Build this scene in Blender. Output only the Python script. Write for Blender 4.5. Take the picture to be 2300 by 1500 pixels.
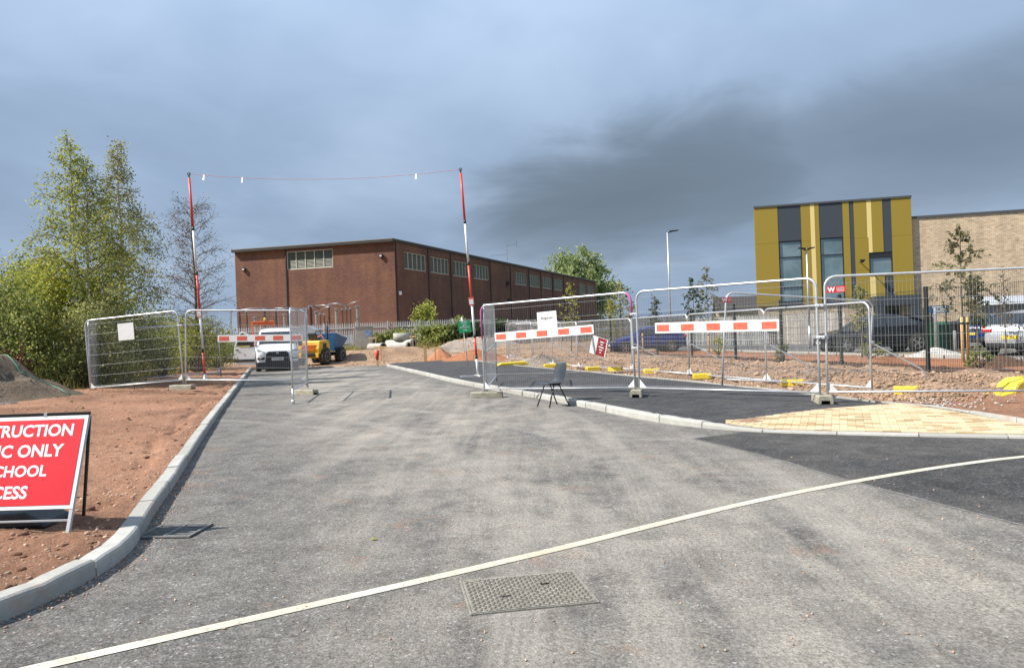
import bpy, math, random
import numpy as np
from mathutils import Vector, Matrix, Euler
for o in list(bpy.data.objects): bpy.data.objects.remove(o, do_unlink=True)
SC = bpy.context.scene
COL = SC.collection
R = math.radians
random.seed(7); RNG = np.random.default_rng(7)

# ------------------------------------------------------------------ camera
cam_d = bpy.data.cameras.new('camera'); cam = bpy.data.objects.new('camera', cam_d); COL.objects.link(cam)
cam_d.sensor_width = 36.0; cam_d.lens = 36.0 * 1700 / 2300; cam_d.clip_end = 4000; cam_d.clip_start = 0.05
cam.matrix_world = Matrix.Translation((0, 0, 1.42)) @ Matrix.Rotation(R(90), 4, 'X') @ Matrix.Rotation(R(-2.1), 4, 'Z')
SC.camera = cam

# ------------------------------------------------------------------ sky and sun
SUN_TO = Vector((-0.978, -0.21, 1.0)).normalized()          # towards the sun, left and a little behind
W = bpy.data.worlds.new('World'); SC.world = W; W.use_nodes = True
nt = W.node_tree; nt.nodes.clear()
def nd(t, typ, **k):
    n = t.nodes.new(typ)
    for a, b in k.items(): setattr(n, a, b)
    return n
def math_n(t, op, a, b=None, clamp=False):
    n = nd(t, 'ShaderNodeMath', operation=op); n.use_clamp = clamp
    for i, q in enumerate((a, b)):
        if q is None: continue
        if isinstance(q, (int, float)): n.inputs[i].default_value = q
        else: t.links.new(q, n.inputs[i])
    return n.outputs[0]
def ramp_n(t, fac, stops, interp='LINEAR'):
    n = nd(t, 'ShaderNodeValToRGB'); r = n.color_ramp; r.interpolation = interp
    while len(r.elements) < len(stops): r.elements.new(0.5)
    for e, (p, c) in zip(r.elements, stops):
        e.position = p; e.color = (c, c, c, 1) if isinstance(c, (int, float)) else (*c, 1)
    t.links.new(fac, n.inputs[0]); return n.outputs[0]
def mix_n(t, fac, a, b, blend='MIX'):
    n = nd(t, 'ShaderNodeMix', data_type='RGBA', blend_type=blend)
    for s, q in ((0, fac), (6, a), (7, b)):
        if isinstance(q, (int, float)): n.inputs[s].default_value = q if s == 0 else (q, q, q, 1)
        elif isinstance(q, tuple): n.inputs[s].default_value = (*q, 1)
        else: t.links.new(q, n.inputs[s])
    return n.outputs[2]
def noise_n(t, vec, scale, detail=4, rough=0.5, dist=0.0):
    n = nd(t, 'ShaderNodeTexNoise'); n.inputs['Scale'].default_value = scale; n.inputs['Detail'].default_value = detail
    n.inputs['Roughness'].default_value = rough; n.inputs['Distortion'].default_value = dist
    if vec is not None: t.links.new(vec, n.inputs['Vector'])
    return n.outputs[0]
sky = nd(nt, 'ShaderNodeTexSky', sky_type='NISHITA'); sky.sun_disc = False
sky.sun_elevation = math.asin(SUN_TO.z); sky.sun_rotation = math.atan2(SUN_TO.x, SUN_TO.y)
tc = nd(nt, 'ShaderNodeTexCoord')
sep = nd(nt, 'ShaderNodeSeparateXYZ'); nt.links.new(tc.outputs['Generated'], sep.inputs[0])
# cloud deck: the direction projected on a flat layer, so the clouds stretch towards the horizon
zz = math_n(nt, 'ADD', math_n(nt, 'MAXIMUM', sep.outputs[2], 0.0), 0.22)
cmb = nd(nt, 'ShaderNodeCombineXYZ')
nt.links.new(math_n(nt, 'DIVIDE', sep.outputs[0], zz), cmb.inputs[0]); nt.links.new(math_n(nt, 'DIVIDE', sep.outputs[1], zz), cmb.inputs[1])
n1 = noise_n(nt, cmb.outputs[0], 0.85, 5, 0.5, 0.4)
n2 = noise_n(nt, cmb.outputs[0], 2.6, 5, 0.55, 0.6)
nn = math_n(nt, 'ADD', math_n(nt, 'MULTIPLY', n1, 0.80), math_n(nt, 'MULTIPLY', n2, 0.20))
# heavy rain clouds: soft ellipses in azimuth and elevation with ragged edges
n3 = noise_n(nt, cmb.outputs[0], 1.1, 6, 0.5, 0.5)
az = math_n(nt, 'ARCTAN2', sep.outputs[0], sep.outputs[1]); el = math_n(nt, 'ARCSINE', sep.outputs[2])
azd = math_n(nt, 'ADD', az, math_n(nt, 'MULTIPLY', math_n(nt, 'SUBTRACT', n3, 0.5), 0.55))
eld = math_n(nt, 'ADD', el, math_n(nt, 'MULTIPLY', math_n(nt, 'SUBTRACT', n2, 0.5), 0.09))
def cloud(a0, e0, ra, re_, tilt=0.0):
    dx = math_n(nt, 'SUBTRACT', azd, R(a0)); dy = math_n(nt, 'SUBTRACT', math_n(nt, 'SUBTRACT', eld, R(e0)), math_n(nt, 'MULTIPLY', dx, tilt))
    dx = math_n(nt, 'DIVIDE', dx, R(ra)); dy = math_n(nt, 'DIVIDE', dy, R(re_))
    d = math_n(nt, 'ADD', math_n(nt, 'MULTIPLY', dx, dx), math_n(nt, 'MULTIPLY', dy, dy))
    m = nd(nt, 'ShaderNodeMapRange', interpolation_type='SMOOTHERSTEP'); nt.links.new(d, m.inputs[0]); m.inputs[1].default_value = 2.8; m.inputs[2].default_value = -0.25; return m.outputs[0]
dark = math_n(nt, 'MAXIMUM', cloud(10.5, 10.4, 10.0, 4.3, 0.12), math_n(nt, 'MULTIPLY', cloud(28, 11.5, 22, 4.2, 0.05), 0.66))
for a0, e0, ra, re_, k in ((75, 20, 26, 9, 0.6), (-70, 24, 24, 8, 0.45), (150, 22, 30, 9, 0.6), (-135, 18, 26, 8, 0.5), (35, 30, 30, 6, 0.25)): dark = math_n(nt, 'MAXIMUM', dark, math_n(nt, 'MULTIPLY', cloud(a0, e0, ra, re_), k))
cl = ramp_n(nt, nn, [(0.30, (0.172, 0.232, 0.325)), (0.46, (0.218, 0.292, 0.405)), (0.60, (0.278, 0.357, 0.475)), (0.75, (0.40, 0.45, 0.52))])
low = ramp_n(nt, sep.outputs[2], [(0.0, 0.86), (0.12, 0.86), (0.25, 0.98), (0.42, 1.28), (0.8, 1.35)])
cl = mix_n(nt, 1.0, cl, low, 'MULTIPLY')
cl = mix_n(nt, math_n(nt, 'MULTIPLY', dark, math_n(nt, 'ADD', 0.55, math_n(nt, 'MULTIPLY', n3, 0.6)), True), cl, (0.086, 0.112, 0.140))
nis = mix_n(nt, 1.0, sky.outputs[0], (0.07, 0.07, 0.07), 'MULTIPLY')
fin = mix_n(nt, 0.95, nis, cl)
bg = nd(nt, 'ShaderNodeBackground'); nt.links.new(fin, bg.inputs[0]); bg.inputs[1].default_value = 1.04
wo = nd(nt, 'ShaderNodeOutputWorld'); nt.links.new(bg.outputs[0], wo.inputs[0])
sd = bpy.data.lights.new('sun', 'SUN'); sd.energy = 5.0; sd.angle = R(0.53); sd.color = (1.0, 0.94, 0.85)
sun = bpy.data.objects.new('sun', sd); COL.objects.link(sun)
sun.rotation_euler = SUN_TO.to_track_quat('Z', 'Y').to_euler()
SC.view_settings.view_transform = 'Standard'; SC.view_settings.look = 'None'
SC.view_settings.exposure = 0.68; SC.view_settings.gamma = 1.0; SC.view_settings.use_curve_mapping = False

# ------------------------------------------------------------------ materials
MATS = {}
def new_mat(name):
    m = bpy.data.materials.new(name); m.use_nodes = True; t = m.node_tree; t.nodes.clear()
    o = nd(t, 'ShaderNodeOutputMaterial'); b = nd(t, 'ShaderNodeBsdfPrincipled'); t.links.new(b.outputs[0], o.inputs[0])
    MATS[name] = m; return m, t, b, o
def pm(name, c, c2=None, scale=3.0, rough=0.6, metal=0.0, bump=0.0, bscale=60.0, detail=5, spread=(0.35, 0.65), world=False, rnd=0.0, coat=0.0, spec=0.5, island=0.0):
    m, t, b, o = new_mat(name)
    b.inputs['Roughness'].default_value = rough; b.inputs['Metallic'].default_value = metal
    b.inputs['Coat Weight'].default_value = coat; b.inputs['Specular IOR Level'].default_value = spec
    if world: vec = nd(t, 'ShaderNodeNewGeometry').outputs['Position']
    else: vec = nd(t, 'ShaderNodeTexCoord').outputs['Object']
    col = None
    if c2 is not None:
        f = ramp_n(t, noise_n(t, vec, scale, detail, 0.6), [(spread[0], 0.0), (spread[1], 1.0)])
        col = mix_n(t, f, c, c2)
    if rnd or island:
        if col is None:
            rg = nd(t, 'ShaderNodeRGB'); rg.outputs[0].default_value = (*c, 1); col = rg.outputs[0]
        src = nd(t, 'ShaderNodeNewGeometry').outputs['Random Per Island'] if island else nd(t, 'ShaderNodeObjectInfo').outputs['Random']
        hs = nd(t, 'ShaderNodeHueSaturation'); t.links.new(col, hs.inputs['Color'])
        k = island or rnd
        t.links.new(math_n(t, 'ADD', math_n(t, 'MULTIPLY', src, 2 * k), 1 - k), hs.inputs['Value']); col = hs.outputs[0]
    if col is None: b.inputs['Base Color'].default_value = (*c, 1)
    else: t.links.new(col, b.inputs['Base Color'])
    if bump:
        bp = nd(t, 'ShaderNodeBump'); bp.inputs['Strength'].default_value = bump; bp.inputs['Distance'].default_value = 0.02
        t.links.new(noise_n(t, vec, bscale, 6, 0.65), bp.inputs['Height']); t.links.new(bp.outputs[0], b.inputs['Normal'])
    return m
def leaf_mat(name, ca, cb, cc, trans=0.48):
    m, t, b, o = new_mat(name)
    g = nd(t, 'ShaderNodeNewGeometry')
    col = ramp_n(t, g.outputs['Random Per Island'], [(0.0, ca), (0.5, cb), (1.0, cc)])
    big = noise_n(t, g.outputs['Position'], 0.9, 3, 0.5)
    col = mix_n(t, 1.0, col, ramp_n(t, big, [(0.3, 0.7), (0.7, 1.25)]), 'MULTIPLY')
    t.links.new(col, b.inputs['Base Color']); b.inputs['Roughness'].default_value = 0.55; b.inputs['Specular IOR Level'].default_value = 0.3
    tr = nd(t, 'ShaderNodeBsdfTranslucent'); t.links.new(col, tr.inputs[0])
    mx = nd(t, 'ShaderNodeMixShader'); mx.inputs[0].default_value = trans
    t.links.new(b.outputs[0], mx.inputs[1]); t.links.new(tr.outputs[0], mx.inputs[2]); t.links.new(mx.outputs[0], o.inputs[0])
    return m

pm('galv', (0.50, 0.53, 0.55), (0.62, 0.64, 0.66), 6, 0.42, 0.55, 0.05, 90)
pm('galv_dark', (0.36, 0.38, 0.40), (0.46, 0.48, 0.50), 5, 0.5, 0.4)
pm('wire', (0.30, 0.31, 0.32), rough=0.55, metal=0.3)
pm('concrete', (0.36, 0.34, 0.29), (0.47, 0.45, 0.40), 9, 0.92, 0, 0.5, 70)
pm('concrete_pale', (0.29, 0.285, 0.255), (0.38, 0.37, 0.335), 2, 0.9, 0, 0.3, 40)
pm('concrete_mossy', (0.25, 0.24, 0.17), (0.40, 0.37, 0.30), 8, 0.95, 0, 0.6, 60)
pm('yellow_plastic', (0.75, 0.55, 0.02), (0.82, 0.62, 0.05), 12, 0.5, 0, 0.2, 30)
pm('white_board', (0.80, 0.80, 0.78), (0.74, 0.74, 0.72), 5, 0.4)
pm('red_film', (0.62, 0.10, 0.06), (0.70, 0.16, 0.10), 14, 0.4)
pm('sign_red', (0.70, 0.025, 0.035), (0.63, 0.02, 0.03), 3, 0.35)
pm('sign_white', (0.80, 0.81, 0.82), rough=0.35)
pm('sign_green', (0.02, 0.36, 0.12), (0.03, 0.42, 0.15), 4, 0.4)
pm('sign_blue', (0.015, 0.08, 0.17), rough=0.4)
pm('print_grey', (0.16, 0.13, 0.15), rough=0.6)
pm('black_metal', (0.018, 0.018, 0.019), rough=0.45, metal=0.2)
pm('black_plastic', (0.02, 0.021, 0.023), (0.03, 0.032, 0.035), 10, 0.5)
pm('chair_plastic', (0.020, 0.027, 0.036), (0.030, 0.039, 0.050), 6, 0.42, 0, 0.15, 220)
pm('rubber', (0.022, 0.021, 0.02), (0.05, 0.042, 0.035), 7, 0.85)
pm('pole_red', (0.62, 0.045, 0.03), (0.68, 0.07, 0.04), 3, 0.45)
pm('pole_white', (0.78, 0.78, 0.76), (0.70, 0.69, 0.66), 3, 0.45)
pm('pink_paint', (0.55, 0.10, 0.30), (0.45, 0.16, 0.32), 9, 0.5)
pm('van_white', (0.80, 0.80, 0.80), rough=0.22, coat=0.6)
pm('glass_dark', (0.025, 0.03, 0.035), rough=0.06, spec=0.8)
pm('car_black', (0.010, 0.012, 0.018), rough=0.25, coat=0.4, spec=0.35)
pm('car_blue', (0.02, 0.03, 0.22), rough=0.22, coat=0.7)
pm('car_navy', (0.012, 0.035, 0.12), rough=0.22, coat=0.7)
pm('car_silver', (0.52, 0.54, 0.56), rough=0.25, metal=0.4, coat=0.6)
pm('rim', (0.55, 0.56, 0.57), rough=0.3, metal=0.8)
pm('lamp_red', (0.5, 0.012, 0.015), rough=0.15)
pm('lamp_clear', (0.55, 0.57, 0.58), rough=0.12, metal=0.5)
pm('plate_white', (0.78, 0.78, 0.74), rough=0.4)
pm('plate_yellow', (0.75, 0.55, 0.05), rough=0.4)
pm('dumper_yellow', (0.72, 0.42, 0.012), (0.60, 0.34, 0.02), 4, 0.45)
pm('dumper_blue', (0.012, 0.095, 0.25), (0.03, 0.13, 0.26), 3, 0.5)
pm('orange_paint', (0.72, 0.14, 0.02), rough=0.45)
pm('timber', (0.50, 0.29, 0.12), (0.60, 0.38, 0.18), 9, 0.8, 0, 0.3, 40)
pm('timber_stake', (0.62, 0.42, 0.16), (0.68, 0.48, 0.22), 9, 0.8)
pm('timber_grey', (0.10, 0.09, 0.08), (0.17, 0.155, 0.14), 3, 0.9, rnd=0.3, island=0.3)
pm('timber_pale', (0.30, 0.28, 0.25), (0.40, 0.37, 0.33), 3, 0.9, island=0.25)
pm('bark', (0.10, 0.08, 0.06), (0.17, 0.14, 0.11), 6, 0.95, 0, 0.5, 30)
pm('birch_bark', (0.50, 0.47, 0.42), (0.16, 0.14, 0.12), 4, 0.9, spread=(0.5, 0.7))
pm('twig', (0.13, 0.10, 0.08), rough=0.9)
leaf_mat('leaf_birch', (0.22, 0.27, 0.06), (0.35, 0.39, 0.09), (0.50, 0.46, 0.10))
leaf_mat('leaf_birch_pale', (0.23, 0.26, 0.10), (0.35, 0.37, 0.15), (0.46, 0.43, 0.18))
leaf_mat('leaf_bush', (0.13, 0.18, 0.05), (0.25, 0.29, 0.085), (0.42, 0.40, 0.11))
leaf_mat('leaf_yellow', (0.26, 0.32, 0.04), (0.40, 0.43, 0.05), (0.54, 0.47, 0.05))
leaf_mat('leaf_dark', (0.03, 0.055, 0.02), (0.06, 0.10, 0.035), (0.11, 0.15, 0.045))
leaf_mat('leaf_sparse', (0.12, 0.10, 0.06), (0.16, 0.14, 0.08), (0.22, 0.14, 0.07))
leaf_mat('leaf_willow', (0.20, 0.27, 0.11), (0.31, 0.38, 0.16), (0.43, 0.46, 0.22))
leaf_mat('leaf_sapling', (0.12, 0.13, 0.06), (0.20, 0.20, 0.10), (0.27, 0.25, 0.13))
leaf_mat('grass', (0.14, 0.15, 0.03), (0.24, 0.22, 0.06), (0.36, 0.29, 0.10), 0.3)
leaf_mat('dock_brown', (0.10, 0.04, 0.02), (0.16, 0.07, 0.035), (0.20, 0.10, 0.05), 0.2)

# soils, stone -----------------------------------------------------------
def soil_mat(name, c1, c2, c3, bump=0.9, bs=9.0, speck=None):
    m, t, b, o = new_mat(name); b.inputs['Roughness'].default_value = 0.97; b.inputs['Specular IOR Level'].default_value = 0.15
    p = nd(t, 'ShaderNodeNewGeometry').outputs['Position']
    a = ramp_n(t, noise_n(t, p, 0.9, 6, 0.6), [(0.35, 0.0), (0.65, 1.0)])
    f = ramp_n(t, noise_n(t, p, 14, 6, 0.7), [(0.35, 0.0), (0.7, 1.0)])
    col = mix_n(t, f, mix_n(t, a, c1, c2), c3)
    col = mix_n(t, 1.0, col, ramp_n(t, noise_n(t, p, 0.38, 5, 0.65, 0.8), [(0.36, 0.66), (0.52, 1.0), (0.68, 1.12)]), 'MULTIPLY')
    if speck:
        v = nd(t, 'ShaderNodeTexVoronoi'); v.inputs['Scale'].default_value = 22; t.links.new(p, v.inputs['Vector'])
        sp = math_n(t, 'MULTIPLY', ramp_n(t, v.outputs['Distance'], [(0.10, 1.0), (0.2, 0.0)]), ramp_n(t, noise_n(t, p, 3, 2), [(0.5, 0.0), (0.62, 1.0)]))
        col = mix_n(t, sp, col, speck)
    t.links.new(col, b.inputs['Base Color'])
    h = math_n(t, 'ADD', math_n(t, 'MULTIPLY', noise_n(t, p, bs, 8, 0.68), 1.0), math_n(t, 'MULTIPLY', noise_n(t, p, bs * 6, 5, 0.6), 0.35))
    bp = nd(t, 'ShaderNodeBump'); bp.inputs['Strength'].default_value = bump; bp.inputs['Distance'].default_value = 0.06
    t.links.new(h, bp.inputs['Height']); t.links.new(bp.outputs[0], b.inputs['Normal']); return m
soil_mat('soil_red', (0.335, 0.185, 0.118), (0.405, 0.235, 0.155), (0.265, 0.135, 0.08), 0.9, 12, (0.55, 0.45, 0.36))
soil_mat('soil_orange', (0.37, 0.165, 0.085), (0.43, 0.21, 0.12), (0.31, 0.13, 0.065), 0.7, 8)
soil_mat('soil_tan', (0.33, 0.215, 0.14), (0.40, 0.28, 0.19), (0.26, 0.165, 0.105), 0.8, 9, (0.55, 0.5, 0.42))
soil_mat('soil_dark', (0.17, 0.13, 0.095), (0.25, 0.20, 0.15), (0.11, 0.082, 0.06), 1.0, 8, (0.36, 0.32, 0.26))
soil_mat('soil_mulch', (0.14, 0.08, 0.05), (0.20, 0.11, 0.07), (0.09, 0.055, 0.04), 1.0, 18)
soil_mat('gravel_grey', (0.40, 0.35, 0.30), (0.46, 0.40, 0.34), (0.27, 0.22, 0.19), 1.0, 14)
soil_mat('gravel_white', (0.62, 0.60, 0.56), (0.68, 0.66, 0.62), (0.5, 0.48, 0.44), 0.8, 16)
soil_mat('meadow', (0.13, 0.13, 0.05), (0.20, 0.18, 0.08), (0.09, 0.10, 0.03), 0.6, 6)
pm('rubble', (0.38, 0.26, 0.17), (0.31, 0.20, 0.13), 4, 0.95, 0, 0.4, 25, world=True, island=0.35)
pm('pebble', (0.50, 0.36, 0.27), (0.40, 0.22, 0.14), 5, 0.95, world=True, island=0.4)

# asphalt: worn, dusty road with tyre tracks (road axis turned 18 degrees)
def asphalt(name, base, lightc, dust, dust_amt, tracks=False, ag=0.3):
    m, t, b, o = new_mat(name); b.inputs['Roughness'].default_value = 0.9; b.inputs['Specular IOR Level'].default_value = 0.25
    p = nd(t, 'ShaderNodeNewGeometry').outputs['Position']
    fine = noise_n(t, p, 95, 4, 0.75); mid = noise_n(t, p, 17, 6, 0.72); big = noise_n(t, p, 0.55, 6, 0.6, 0.5)
    vc = nd(t, 'ShaderNodeTexVoronoi'); vc.inputs['Scale'].default_value = 70; t.links.new(p, vc.inputs['Vector'])
    vs_ = nd(t, 'ShaderNodeSeparateColor'); t.links.new(vc.outputs['Color'], vs_.inputs[0])
    col = mix_n(t, ramp_n(t, math_n(t, 'ADD', math_n(t, 'MULTIPLY', fine, 0.5), math_n(t, 'MULTIPLY', vs_.outputs[0], 0.5)), [(0.28, 0.0), (0.74, 1.0)]), base, lightc)
    col = mix_n(t, 1.0, col, ramp_n(t, vc.outputs['Distance'], [(0.25, 1.05), (0.62, 0.70)]), 'MULTIPLY')
    col = mix_n(t, 1.0, col, ramp_n(t, mid, [(0.32, 0.70), (0.52, 1.0), (0.70, 1.38)]), 'MULTIPLY')
    col = mix_n(t, 1.0, col, ramp_n(t, noise_n(t, p, 3.2, 6, 0.62), [(0.34, 0.72), (0.66, 1.25)]), 'MULTIPLY')
    col = mix_n(t, ramp_n(t, vs_.outputs[1], [(0.978, 0.0), (0.992, 0.55)]), col, tuple(min(0.5, x * 2.6) for x in lightc))
    mp = nd(t, 'ShaderNodeMapping'); mp.inputs['Rotation'].default_value = (0, 0, R(-18)); t.links.new(p, mp.inputs['Vector'])
    sx = nd(t, 'ShaderNodeSeparateXYZ'); t.links.new(mp.outputs[0], sx.inputs[0])
    dm = math_n(t, 'ADD', math_n(t, 'MULTIPLY', ramp_n(t, big, [(0.38, 0.0), (0.62, 1.0)]), 0.6), math_n(t, 'MULTIPLY', ramp_n(t, noise_n(t, p, 2.4, 7, 0.68, 0.8), [(0.46, 0.0), (0.64, 1.0)]), 0.5))
    if tracks:
        mp2 = nd(t, 'ShaderNodeMapping'); mp2.inputs['Rotation'].default_value = (0, 0, R(-18)); mp2.inputs['Scale'].default_value = (1.5, 0.11, 1); t.links.new(p, mp2.inputs['Vector'])
        streak = ramp_n(t, noise_n(t, mp2.outputs[0], 1.6, 7, 0.6, 0.5), [(0.40, 0.0), (0.64, 1.0)])
        # dusty middle of the carriageway, clean along the kerbs
        lane = ramp_n(t, math_n(t, 'ABSOLUTE', math_n(t, 'DIVIDE', math_n(t, 'SUBTRACT', sx.outputs[0], 2.6), 8.0)), [(0.12, 1.0), (0.38, 0.25)], 'EASE')
        dm = math_n(t, 'MULTIPLY', math_n(t, 'ADD', math_n(t, 'MULTIPLY', streak, 0.55), math_n(t, 'MULTIPLY', dm, 0.75)), lane)
        sp = nd(t, 'ShaderNodeSeparateXYZ'); t.links.new(p, sp.inputs[0])
        wob = math_n(t, 'MULTIPLY', math_n(t, 'SUBTRACT', noise_n(t, p, 0.7, 2), 0.5), 0.25)
        trk = None
        for cx, cy, rad, w, k in ((-15.0, 4.5, 16.6, 0.15, 0.95), (-15.0, 4.5, 15.0, 0.15, 0.9), (-13.5, 2.0, 14.6, 0.14, 0.8), (13.2, 11.5, 14.3, 0.14, 0.9), (13.2, 11.5, 12.7, 0.14, 0.7), (-18, 8, 20.4, 0.17, 0.9), (1.1, 7.6, 2.2, 0.12, 0.7), (-26, 9, 27.2, 0.16, 0.8)):
            dx = math_n(t, 'SUBTRACT', sp.outputs[0], cx); dy = math_n(t, 'SUBTRACT', sp.outputs[1], cy)
            d = math_n(t, 'SQRT', math_n(t, 'ADD', math_n(t, 'MULTIPLY', dx, dx), math_n(t, 'MULTIPLY', dy, dy)))
            e = math_n(t, 'ABSOLUTE', math_n(t, 'ADD', math_n(t, 'SUBTRACT', d, rad), wob))
            band = math_n(t, 'MULTIPLY', ramp_n(t, math_n(t, 'DIVIDE', e, w * 1.6), [(0.45, 1.0), (0.7, 0.0)]), k)
            rib = math_n(t, 'ADD', math_n(t, 'MULTIPLY', math_n(t, 'SINE', math_n(t, 'MULTIPLY', d, 130.0)), 0.3), 0.7)
            band = math_n(t, 'MULTIPLY', band, rib)
            trk = band if trk is None else math_n(t, 'MAXIMUM', trk, band)
        trk = math_n(t, 'MULTIPLY', trk, ramp_n(t, noise_n(t, p, 0.45, 4, 0.6), [(0.36, 0.0), (0.58, 1.0)]))
    brk = ramp_n(t, noise_n(t, p, 40, 5, 0.7), [(0.38, 0.25), (0.60, 1.0)])
    col = mix_n(t, math_n(t, 'MULTIPLY', math_n(t, 'MULTIPLY', dm, brk), dust_amt * 0.88, True), col, dust)
    if tracks:
        col = mix_n(t, math_n(t, 'MULTIPLY', trk, 0.34), col, (0.42, 0.39, 0.34))
        oil = math_n(t, 'MULTIPLY', ramp_n(t, noise_n(t, p, 1.1, 6, 0.62, 0.4), [(0.60, 0.0), (0.74, 1.0)]), 0.6)
        col = mix_n(t, oil, col, (0.045, 0.043, 0.042))
        rd = math_n(t, 'MULTIPLY', ramp_n(t, noise_n(t, p, 1.7, 5, 0.65, 0.6), [(0.60, 0.0), (0.70, 1.0)]), ramp_n(t, mid, [(0.4, 0.1), (0.6, 0.7)]))
        col = mix_n(t, math_n(t, 'MULTIPLY', rd, 0.75), col, (0.34, 0.17, 0.10))
    t.links.new(col, b.inputs['Base Color'])
    v = nd(t, 'ShaderNodeTexVoronoi'); v.inputs['Scale'].default_value = 75; t.links.new(p, v.inputs['Vector'])
    h = math_n(t, 'ADD', math_n(t, 'MULTIPLY', v.outputs['Distance'], -0.5), math_n(t, 'ADD', math_n(t, 'MULTIPLY', mid, 1.1), fine))
    bp = nd(t, 'ShaderNodeBump'); bp.inputs['Strength'].default_value = ag; bp.inputs['Distance'].default_value = 0.012
    t.links.new(h, bp.inputs['Height']); t.links.new(bp.outputs[0], b.inputs['Normal']); return m
asphalt('asphalt_road', (0.106, 0.102, 0.097), (0.218, 0.208, 0.194), (0.42, 0.378, 0.32), 1.0, True, 0.7)
asphalt('asphalt_new', (0.030, 0.031, 0.033), (0.095, 0.094, 0.093), (0.24, 0.22, 0.20), 0.5, False, 0.8)
asphalt('asphalt_path', (0.036, 0.038, 0.041), (0.082, 0.083, 0.086), (0.19, 0.17, 0.155), 0.4, False, 0.6)
asphalt('asphalt_park', (0.11, 0.11, 0.115), (0.16, 0.16, 0.16), (0.28, 0.26, 0.23), 0.5, False, 0.3)
# painted line, worn through
m, t, b, o = new_mat('road_paint'); b.inputs['Roughness'].default_value = 0.75
p = nd(t, 'ShaderNodeNewGeometry').outputs['Position']
wr = ramp_n(t, noise_n(t, p, 22, 8, 0.8), [(0.36, 0.9), (0.46, 0.0)])
dz = ramp_n(t, noise_n(t, p, 1.6, 5, 0.6), [(0.35, 0.0), (0.7, 1.0)])
t.links.new(mix_n(t, wr, mix_n(t, dz, (0.60, 0.57, 0.47), (0.47, 0.42, 0.30)), (0.17, 0.155, 0.14)), b.inputs['Base Color'])
# kerb stone
m, t, b, o = new_mat('kerbstone'); b.inputs['Roughness'].default_value = 0.93
p = nd(t, 'ShaderNodeNewGeometry').outputs['Position']
rn = nd(t, 'ShaderNodeObjectInfo').outputs['Random']
c = mix_n(t, ramp_n(t, noise_n(t, p, 7, 6, 0.7), [(0.35, 0.0), (0.68, 1.0)]), (0.36, 0.36, 0.335), (0.47, 0.465, 0.43))
c = mix_n(t, math_n(t, 'MULTIPLY', rn, 0.65), c, (0.27, 0.262, 0.235))
c = mix_n(t, ramp_n(t, noise_n(t, p, 2.3, 6, 0.7), [(0.58, 0.0), (0.72, 0.7)]), c, (0.38, 0.23, 0.15))
t.links.new(c, b.inputs['Base Color'])
bp = nd(t, 'ShaderNodeBump'); bp.inputs['Strength'].default_value = 0.35; bp.inputs['Distance'].default_value = 0.01
t.links.new(noise_n(t, p, 60, 5, 0.7), bp.inputs['Height']); t.links.new(bp.outputs[0], b.inputs['Normal'])
# paving block: one tone for each block
m, t, b, o = new_mat('paving_block'); b.inputs['Roughness'].default_value = 0.92
p = nd(t, 'ShaderNodeNewGeometry').outputs['Position']
rn = nd(t, 'ShaderNodeObjectInfo').outputs['Random']
isl = nd(t, 'ShaderNodeNewGeometry').outputs['Random Per Island']
rs = math_n(t, 'FRACT', math_n(t, 'ADD', rn, isl))
c = ramp_n(t, rs, [(0.0, (0.54, 0.43, 0.27)), (0.40, (0.60, 0.50, 0.34)), (0.58, (0.50, 0.38, 0.22)), (0.74, (0.57, 0.46, 0.30)), (0.84, (0.34, 0.235, 0.12)), (1.0, (0.40, 0.28, 0.15))])
c = mix_n(t, math_n(t, 'MULTIPLY', ramp_n(t, noise_n(t, p, 30, 5, 0.7), [(0.35, 0.0), (0.7, 1.0)]), 0.25), c, (0.30, 0.22, 0.13))
t.links.new(c, b.inputs['Base Color'])
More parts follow.
